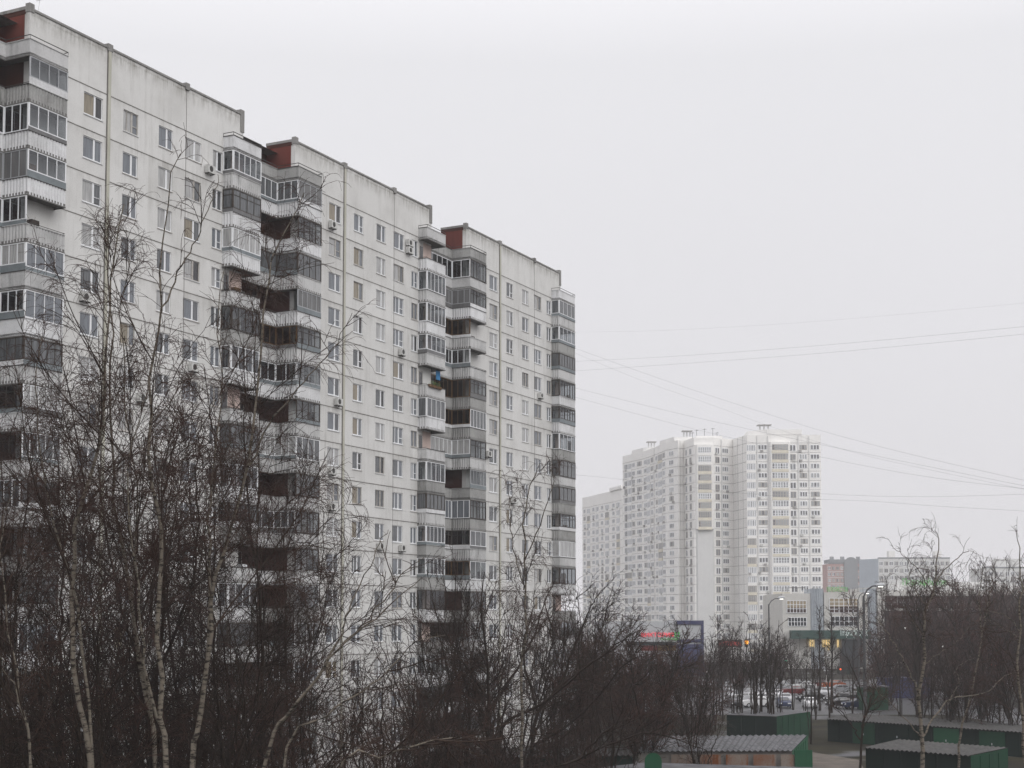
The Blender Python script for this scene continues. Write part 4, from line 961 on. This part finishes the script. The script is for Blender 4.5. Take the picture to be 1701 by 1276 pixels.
    root=empty(name,tuple(b0),0,label,cat,group); inst(trunk,'trunk',root,(0,0,0)); inst(crown,'crown',root,(0,0,0))
    return root
def path(Y,pts,ztop=None,dY=0):
    """pixel list bottom->top at depth Y; first point dropped to the ground; dY lets the stem lean in depth"""
    n=len(pts); out=[at(x,y,Y+dY*i/(n-1)) for i,(x,y) in enumerate(pts)]
    b=out[0].copy(); 
    if b.z>.2: b=Vector((b.x-(out[1].x-b.x)*.15,Y,-.3)); out=[b]+out
    return [tuple(p) for p in out]
# foreground birches on the left
make_tree('birch_tree','pale birch with tall slim leader at the far left, in front of the balconies',[
 (path(46,[(153,1276),(133,1184),(120,1060),(123,950),(135,850),(152,767),(173,690),(175,600),(182,500),(190,420),(206,340)]),.17,.02),
 (path(46,[(153,1276),(128,1010),(108,940),(90,873),(67,753),(58,640),(70,560)],dY=1.5),.10,.015)],1,dens=1.0,lower=.30)
make_tree('birch_tree','birch with a fan of thin leaders over the pilaster, left of the central birch',[
 (path(49,[(262,1276),(235,1120),(215,980),(196,860),(186,760),(183,650),(187,540),(180,430),(178,390)]),.14,.018),
 (path(49,[(262,1276),(222,1010),(228,880),(222,760),(205,640),(200,520),(215,420)],dY=-1.5),.08,.014)],2,dens=.95,lower=.28)
make_tree('birch_tree','tallest clear birch in the left half, its upright top before the white wall',[
 (path(45,[(276,1276),(273,1214),(262,1130),(262,1050),(266,960),(264,883),(261,838),(249,785),(250,697),(254,626),(262,573),(268,520),(264,450),(276,380),(286,300),(300,255)]),.16,.015),
 (path(45,[(273,1214),(243,1130),(235,1040),(225,940),(213,840),(214,760),(232,690),(245,640)],dY=-2)[1:],.08,.012),
 (path(45,[(268,520),(296,450),(330,390),(352,330),(362,290)])[1:],.05,.010)],3,dens=.9,lower=.33)
make_tree('birch_tree','forked birch with two bright leaning stems below the middle of the building recess',[
 (path(47,[(318,1276),(328,1220),(336,1160),(347,1050),(354,977),(370,917),(390,860),(408,780),(421,697),(435,591),(441,485),(450,430),(480,370),(505,320)]),.17,.014),
 (path(47,[(336,1160),(350,1000),(348,900),(353,802),(365,697),(367,626),(362,520),(372,450)],dY=2)[1:],.09,.013),
 (path(47,[(408,780),(450,700),(500,640),(548,585),(585,520)],dY=-2)[1:],.06,.010)],4,dens=1.0,lower=.36)
make_tree('birch_tree','leaning birch sending long pale limbs to the upper right across the facade',[
 (path(42,[(440,1276),(480,1190),(530,1120),(562,1080),(610,1040),(655,1000),(700,960)],dY=-1),.11,.012),
 (path(42,[(470,1276),(540,1190),(600,1150),(640,1120),(680,1070),(740,1055)],dY=1),.08,.010),
 (path(42,[(530,1120),(562,1060),(580,1010),(620,930),(645,880)])[1:],.06,.010),
 (path(42,[(562,1080),(620,1020),(670,950),(705,925)])[1:],.05,.010)],5,dens=.7,lower=.35,reach=.8,boughs=.2)
make_tree('birch_tree','low bending birch bough with pale bark across the bottom centre',[
 (path(36,[(560,1310),(640,1258),(700,1236),(760,1225),(800,1226)],dY=1),.06,.012)],6,dens=.7,lower=.3,reach=.6)
make_tree('birch_tree','thin birch at the left picture edge with pale sloping stems',[
 (path(40,[(50,1276),(40,1190),(28,1110),(12,1020),(4,930),(8,860),(25,800)]),.07,.010),
 (path(40,[(50,1276),(30,1160),(0,1090),(-30,1040)],dY=1),.05,.010)],7,dens=.8,lower=.3)
make_tree('bare_tree','dark many-stemmed tree among the left birches, with a clump of twigs in its crown',[
 (path(58,[(250,1276),(262,1120),(275,980),(270,860),(285,760),(300,690)]),.15,.02),
 (path(58,[(250,1276),(225,1100),(190,960),(170,840),(160,760)],dY=2),.12,.02),
 (path(58,[(262,1120),(310,1000),(330,880),(325,780),(340,700)],dY=-2)[1:],.10,.02)],8,'willow',dens=.95,lower=.15)
# nest-like clump
rng=random.Random(9); m=MB(); c=at(268,925,56.5)
for _ in range(260):
    a=Vector((rng.gauss(0,.16),rng.gauss(0,.16),rng.gauss(0,.11))); b=a+Vector((rng.uniform(-.35,.35),rng.uniform(-.35,.35),rng.uniform(-.12,.12))); m.tube([a,b],.008,M['twigd'],3,False)
tag(m.build('bird_nest',loc=c),'dark bird nest of twigs high in the left trees','nest')
lt=[('dark bare tree behind the leftmost birch stems',52,30,700),('dark bare tree filling the gap left of the first pilaster',66,130,690),('dark bare tree behind the central birch stems',62,225,720),
('dark bare tree between the central and the forked birch',64,330,650),('dark bare tree right of the forked birch, before the brown recess',63,430,560),('dark bare tree low before the second block of windows',70,505,800),
('dark bushy tree at the lower left corner',50,80,960),('dark bushy tree at the bottom between two birches',48,200,1000),('dark bushy tree at the bottom left of the forked birch',52,370,940),('dark bushy tree at the bottom below the leaning birch',55,470,1040),
('dark bush tree before the lowest balconies at the far left',72,20,985),('dark bush tree before the ground floors left of the first pilaster',76,110,1010),('dark bush tree before the ground floors right of the first pilaster',78,170,1020),('dark bush tree before the ground floors behind the central birch',76,255,1000),
('dark bush tree before the ground floors behind the forked birch',78,320,990),('dark bush tree filling the foot of the first recess',80,400,960),('dark bush tree filling the foot of the second balcony stack',82,470,1000),('dark low bush before the foot of the second block',84,545,1120),('dark low bush at the bottom below the pilaster of the second block',80,590,1165),('dark low bush at the bottom right of the second pilaster',82,660,1130)]
for i,(lb,Y,x,yt) in enumerate(lt):
    b=at(x,1400,Y); t=at(x+random.Random(i).uniform(-20,20),yt,Y); rr=random.Random(i+40); st=[]
    for j in range(3):
        q=Vector((t.x+rr.uniform(-2.2,2.2),Y+rr.uniform(-2,2),t.z*rr.uniform(.78,1.0) if j else t.z))
        mid=Vector((b.x+(q.x-b.x)*.35+rr.uniform(-.5,.5),Y+(q.y-Y)*.4,q.z*.45)); st.append(([(b.x,Y,-.3),tuple(mid),tuple(mid.lerp(q,.5)+Vector((rr.uniform(-.4,.4),0,0))),tuple(q)],.14 if j==0 else .09,.015))
    make_tree('bare_tree',lb,st,100+i,'willow',dens=.80,lower=.2,boughs=.22,group='dark bare trees before the panel building')
# centre group
make_tree('birch_tree','slim white birch rising over the right end of the panel building',[
 (path(84,[(867,1239),(867,1106),(872,1047),(874,930),(872,850),(888,790),(898,770)]),.17,.02),
 (path(84,[(870,980),(852,900),(846,830),(836,790)],dY=2)[1:],.07,.015),(path(84,[(872,930),(905,850),(920,800),(912,770)],dY=-2)[1:],.07,.015)],20,dens=1.15,lower=.34,twigr=1.2,boughs=.15)
make_tree('bare_tree','broad dark tree with crooked trunk left of the slim white birch',[
 (path(88,[(830,1270),(812,1240),(810,1150),(808,1080),(798,1000),(805,950)]),.26,.03),
 (path(88,[(826,1250),(840,1200),(900,1170),(960,1120),(1000,1090),(1040,1060),(1068,1045)],dY=-2)[1:],.18,.02),
 (path(88,[(812,1180),(840,1140),(865,1100),(885,1060),(905,1000),(925,960)],dY=2)[1:],.15,.02),
 (path(88,[(810,1160),(770,1100),(735,1040),(715,990)],dY=3)[1:],.13,.02)],21,'willow',dens=.9,lower=.25,twigr=1.3,reach=.95)
make_tree('bare_tree','broad dark tree with two long arms reaching right from below the slim birch',[
 (path(92,[(878,1276),(884,1240),(895,1183),(930,1140),(985,1100),(1030,1070),(1075,1030)]),.24,.02),
 (path(92,[(895,1183),(878,1130),(868,1080),(880,1030),(888,980)],dY=3)[1:],.15,.02),
 (path(92,[(884,1240),(950,1200),(1000,1150),(1030,1110),(1060,1090)],dY=-3)[1:],.15,.02),
 (path(92,[(930,1140),(960,1060),(985,1000),(1005,975)],dY=2)[1:],.12,.02)],22,'willow',dens=.95,lower=.25,twigr=1.3,reach=.95)
make_tree('bare_tree','dark tree with arching limbs at the bottom edge before the slate roof garage',[
 (path(72,[(900,1300),(960,1262),(1020,1235),(1070,1218),(1130,1230),(1180,1250)]),.12,.015),
 (path(72,[(960,1262),(1010,1210),(1060,1190),(1110,1180),(1150,1190)],dY=2)[1:],.08,.015)],23,'willow',dens=.9,lower=.15,twigr=1.0,reach=.7)
ct=[('dark tree before the lowest balconies, left of the crooked trunk',95,735,975),('dark bush tree in the bottom centre before the facade',80,690,1110),('dark tree hiding the foot of the third block',105,930,985),('dome-crowned dark tree at the right corner of the panel building',112,975,970),
('dark bush tree below the dome-crowned tree',100,1010,1080),('dark bush at the bottom under the crooked trunk',78,790,1150),('dark tree by the end balconies of the building',118,1000,985),('dark bush at the bottom left of the crooked trunk',70,620,1130),
('dark tree with brown crown before the second recess foot',90,770,930)]
for i,(lb,Y,x,yt) in enumerate(ct):
    b=at(x,1350,Y); t=at(x,yt,Y); rr=random.Random(i+140); st=[]
    for j in range(4):
        q=Vector((t.x+rr.uniform(-2.6,2.6),Y+rr.uniform(-2,2),t.z*rr.uniform(.78,1.0) if j else t.z))
        mid=Vector((b.x+(q.x-b.x)*.35+rr.uniform(-.5,.5),Y+(q.y-Y)*.4,q.z*.42)); st.append(([(b.x,Y,-.3),tuple(mid),tuple(mid.lerp(q,.5)+Vector((rr.uniform(-.4,.4),0,0))),tuple(q)],.17 if j==0 else .11,.02))
    make_tree('bare_tree',lb,st,200+i,'willow',dens=.8,lower=.15,twigr=1.2,boughs=.2,group='dark bare trees before the panel building')
# right-hand birches
make_tree('birch_tree','forked birch with stout pale trunk and wide limbs in front of the dark green garages',[
 (path(76,[(1548,985),(1520,940),(1490,915),(1478,905)],dY=1)[1:],.05,.010),(path(76,[(1552,970),(1585,930),(1610,915),(1622,925)],dY=-1)[1:],.05,.010),(path(76,[(1540,1010),(1512,960),(1508,910)],dY=-1)[1:],.05,.010),
 (path(76,[(1534,1276),(1530,1200),(1528,1160),(1534,1080),(1536,1020),(1550,985),(1556,950),(1560,900),(1552,880)]),.22,.015),
 (path(76,[(1528,1165),(1522,1140),(1500,1096),(1472,1048),(1454,1024)],dY=-1)[1:],.11,.02),
 (path(76,[(1532,1225),(1560,1180),(1585,1160),(1640,1150),(1668,1124),(1690,1116)],dY=2)[1:],.09,.014),
 (path(76,[(1575,1170),(1592,1130),(1588,1110),(1625,1090)],dY=1)[1:],.05,.012),
 (path(76,[(1530,1225),(1500,1190),(1465,1155),(1440,1130)],dY=-2)[1:],.06,.012),
 (path(76,[(1534,1110),(1552,1090),(1590,1068),(1610,1040)])[1:],.05,.012),
 (path(76,[(1536,1060),(1515,1030)],dY=1)[1:]+[tuple(at(1500,1000,77))],.05,.012)],30,dens=1.05,lower=.40,reach=.85,twigr=1.15,base=tuple(at(1534,1276,76)),boughs=.0)
make_tree('birch_tree','slender curved birch between the forked birch and the right edge',[
 (path(84,[(1592,1276),(1598,1216),(1610,1165),(1622,1112),(1631,1052),(1626,1000),(1632,950),(1640,925)]),.14,.015),
 (path(84,[(1630,1060),(1640,1010),(1648,970),(1650,930)])[1:],.07,.014)],31,dens=.95,lower=.35,reach=.7,twigr=1.2,boughs=.12)
make_tree('birch_tree','white birch cut by the right picture edge',[
 (path(74,[(1702,1276),(1697,1180),(1690,1100),(1694,1020),(1697,960),(1692,910),(1690,880)]),.17,.015),
 (path(74,[(1694,1050),(1675,1025),(1640,1014),(1622,1010)],dY=-1)[1:],.05,.012),(path(74,[(1692,1060),(1660,1040),(1630,1025)],dY=1)[1:],.04,.012)],32,dens=.9,lower=.35,reach=.8,twigr=1.2,boughs=.12)
make_tree('bare_tree','dark spreading tree beside the gravel patch, right of the slate roof',[
 (path(100,[(1428,1276),(1432,1210),(1436,1180),(1425,1130),(1405,1090)]),.16,.02),(path(100,[(1432,1210),(1450,1150),(1470,1100)],dY=2)[1:],.10,.02),
 (path(100,[(1430,1230),(1405,1190),(1380,1165)],dY=-2)[1:],.08,.02)],33,'willow',dens=.9,lower=.2,twigr=1.3)

# generic bare trees, built once at the origin and copied with their parts
def proto(seed,kind,h,stems_,spread,dens,twigr,lower=.12,reach=1.0):
    rr=random.Random(seed); st=[]
    for j in range(stems_):
        q=Vector((rr.uniform(-spread,spread),rr.uniform(-spread,spread),h*(1 if j==0 else rr.uniform(.7,.97)))); m_=Vector((q.x*.35,q.y*.35,q.z*.45))
        st.append(([(0,0,-.3),tuple(m_),tuple(m_.lerp(q,.5)+Vector((rr.uniform(-.3,.3),rr.uniform(-.3,.3),0))),tuple(q)],.16 if j==0 else .10,.02))
    return make_tree('bare_tree','tmp',st,seed,kind,base=(0,0,0),dens=dens,twigr=twigr,lower=lower,reach=reach)
protos=[proto(301,'fardark',12,4,3.2,.85,1.2,.15,1.1),proto(302,'fardark',12,3,1.0,.6,1.2,.3,.8),proto(303,'farred',9,6,3.4,1.15,1.2,.08,1.0),proto(304,'far',13,2,.8,.9,1.2,.3,.8),proto(305,'far',10,5,3.4,.9,1.2,.12,1.1),proto(306,'farred',11,4,2.8,1.0,1.2,.12,1.1)]
used=set()
def proto2(seed,h,n,spread):
    rr=random.Random(seed); st=[]
    for j in range(n):
        q=Vector((rr.uniform(-spread,spread),rr.uniform(-spread,spread),h*(1 if j==0 else rr.uniform(.6,.97)))); m_=Vector((q.x*.4,q.y*.4,q.z*.42))
        st.append(([(0,0,-.3),tuple(m_),tuple(m_.lerp(q,.5)),tuple(q)],.09,.012))
    return make_tree('bare_bush','tmp',st,seed,'willow',base=(0,0,0),dens=.9,twigr=1.15,lower=.06,reach=.8,boughs=0)
protos+= [proto2(307,8,7,3.2),proto2(308,10,6,2.8)]
def plant(pi,x,ytop,Y,label,group,seed):
    if Y<290 and seed>=100:
        for q in (1240,1289,1305,1396,1612,1650,1565,1588):
            if abs(x-q)<9: x=q+(11 if x>q else -11)
    rr=random.Random(seed); p=protos[pi]; t=at(x,ytop,Y); h=(12,12,9,13,10,11,8,10)[pi]
    o=p if pi not in used else copy_tree(p); used.add(pi)
    s=t.z/h; o.location=(t.x,Y,0); o.rotation_euler=(0,0,rr.uniform(0,6.28)); ww=s*rr.uniform(.85,1.15) if s<1.6 else s*.8
    o.scale=(ww,ww,s); tag(o,label,'tree',group)
rp=random.Random(77)
for i in range(26):
    x=-30+i*21+rp.uniform(-10,10); plant(6+i%2,x,rp.uniform(1040,1130) if x<440 else rp.uniform(1130,1200),rp.uniform(58,86),'many-stemmed brown bush at the foot of the panel building, behind the birch trunks','bushes at the foot of the panel building',800+i)
for i in range(9):
    x=650+i*40+rp.uniform(-10,10); plant(6+i%2,x,rp.uniform(975,1060) if x>700 else rp.uniform(1060,1120),rp.uniform(96,116),'brown bare tree of the belt hiding the lower storeys of the third block','tree belt before the third block',900+i)
for i in range(9):
    x=600+i*52+rp.uniform(-12,12); plant(6+i%2,x,rp.uniform(1150,1200),rp.uniform(74,100),'many-stemmed brown bush at the bottom under the broad dark trees','bushes under the broad dark trees',850+i)
# thicket around the parking lot and the gap between the buildings
for i in range(15):
    x=960+ i*15+rp.uniform(-12,12); Y=rp.uniform(112,170)
    yt=1025+max(0,x-980)*.42
    plant(rp.choice([6,7,6,7,2]),x,yt+rp.uniform(-25,25),Y,'reddish-brown bare bush tree in the thicket between the panel building and the green garages','thicket of reddish bush trees',i)
for i in range(20):
    x=1160+i*8+rp.uniform(-8,8); Y=rp.uniform(264,285) if x>1190 and i%5 else rp.uniform(165,200)
    plant(rp.choice([0,1,3,4,1]),x,rp.uniform(1020,1070),Y,'thin dark bare tree of the stand in front of the white towers and parking lot','bare trees before the white towers',100+i)
for i in range(17):
    x=1040+i*12+rp.uniform(-6,6); plant(rp.choice([0,5,4,2]),x,rp.uniform(1068,1100),rp.uniform(230,300),'small dark bare tree standing in front of the supermarket','bare trees before the supermarket',200+i)
for i in range(44):
    x=1462+i*6+rp.uniform(-10,10); plant(rp.choice([0,5,4,2,1]),x,rp.uniform(962,1075)-(max(0,x-1560)*.12),rp.uniform(165,330),'dark bare tree in the dense row before the brown glass of the shopping centre','bare trees before the shopping centre',300+i)
for i in range(14):
    x=1590+i*9+rp.uniform(-5,5); plant(rp.choice([3,1]),x,rp.uniform(925,965),rp.uniform(300,360),'tall thin upright bare tree rising above the shopping centre roof','upright trees above the shopping centre',400+i)
for i in range(9):
    x=1300+i*17+rp.uniform(-5,5); plant(rp.choice([0,4,5]),x,rp.uniform(1075,1100),rp.uniform(262,300),'small bare tree along the road before the shopping centre entrance','roadside bare trees',500+i)
for x,yt,Y,lb in ((1361,1012,205,'dark larch-like tree with straight trunk, left one of a pair before the shopping centre'),(1381,1018,200,'dark larch-like tree with straight trunk, right one of a pair before the shopping centre')):
    r0=at(x,1180,Y); t=at(x,yt,Y); make_tree('larch_tree',lb,[([(r0.x,Y,-.2),(r0.x+.2,Y,t.z*.5),(t.x,Y,t.z)],.30,.05)],int(x),'fardark',dens=1.5,lower=.45,reach=.55,twigr=1.2)
for i,(x,yt,Y) in enumerate(((1228,1040,158),(1243,1050,156),(1256,1020,158),(1262,1045,160),(1280,1030,156),(1288,1060,158),(1300,1050,159),(1218,1060,160),(1345,1090,150))):
    plant(1,x,yt,Y,'slim dark tree growing just behind the big dark green garage','slim trees behind the dark green garage',600+i)
for i in range(9):
    plant(1,1200+i*26+rp.uniform(-7,7),rp.uniform(1040,1085),rp.uniform(186,204),'slim dark tree at the near edge of the parking lot, in front of the cars','slim trees at the parking lot edge',650+i)
for i,(x,yt,Y) in enumerate(((1545,1060,150),(1566,1080,150),(1572,1050,148),(1590,1090,146),(1612,1080,146),(1640,1070,145),(1660,1090,144),(1685,1060,142))):
    plant((1,4)[i%2],x,yt,Y,'dark bare tree on the snowy strip behind the long garage row','trees behind the long garage row',700+i)
# ground litter: low brown undergrowth
rng=np.random.default_rng(5); n=60000
X=rng.uniform(-45,60,n); Yq=rng.uniform(40,165,n); base=np.stack([X,Yq,np.zeros(n)],1); tip=base+np.stack([rng.normal(0,.25,n),rng.normal(0,.25,n),rng.uniform(.15,.9,n)],1)
P=np.stack([base,(base+tip)/2+rng.normal(0,.05,(n,3)),tip],1); Rr=np.tile(np.array([.012,.009,.005]),(n,1))
keep=~(((X>8)&(X<57)&(Yq>96)))
me=npmesh('undergrowth',[(*tubes(P[keep],Rr[keep],3),0)],[M['twigr']]); tag(inst(me,'undergrowth',None,(0,0,0)),'low brown leafless undergrowth covering the ground','undergrowth',kind='stuff')

# ------------------------------------------------------------------ haze
m=MB(); m.box(-120,420,-8,900,-1,80,M['black']); hz=m.build('haze'); hz.data.materials.clear()
hm=bpy.data.materials.new('haze_air'); hm.use_nodes=True; nt=hm.node_tree; nt.nodes.clear(); out=nt.nodes.new('ShaderNodeOutputMaterial'); pv=nt.nodes.new('ShaderNodeVolumePrincipled')
pv.inputs['Density'].default_value=.0003; pv.inputs['Color'].default_value=(.99,.985,1,1); nt.links.new(pv.outputs[0],out.inputs['Volume']); hz.data.materials.append(hm); tag(hz,'pale damp air over the whole place','haze',kind='stuff')
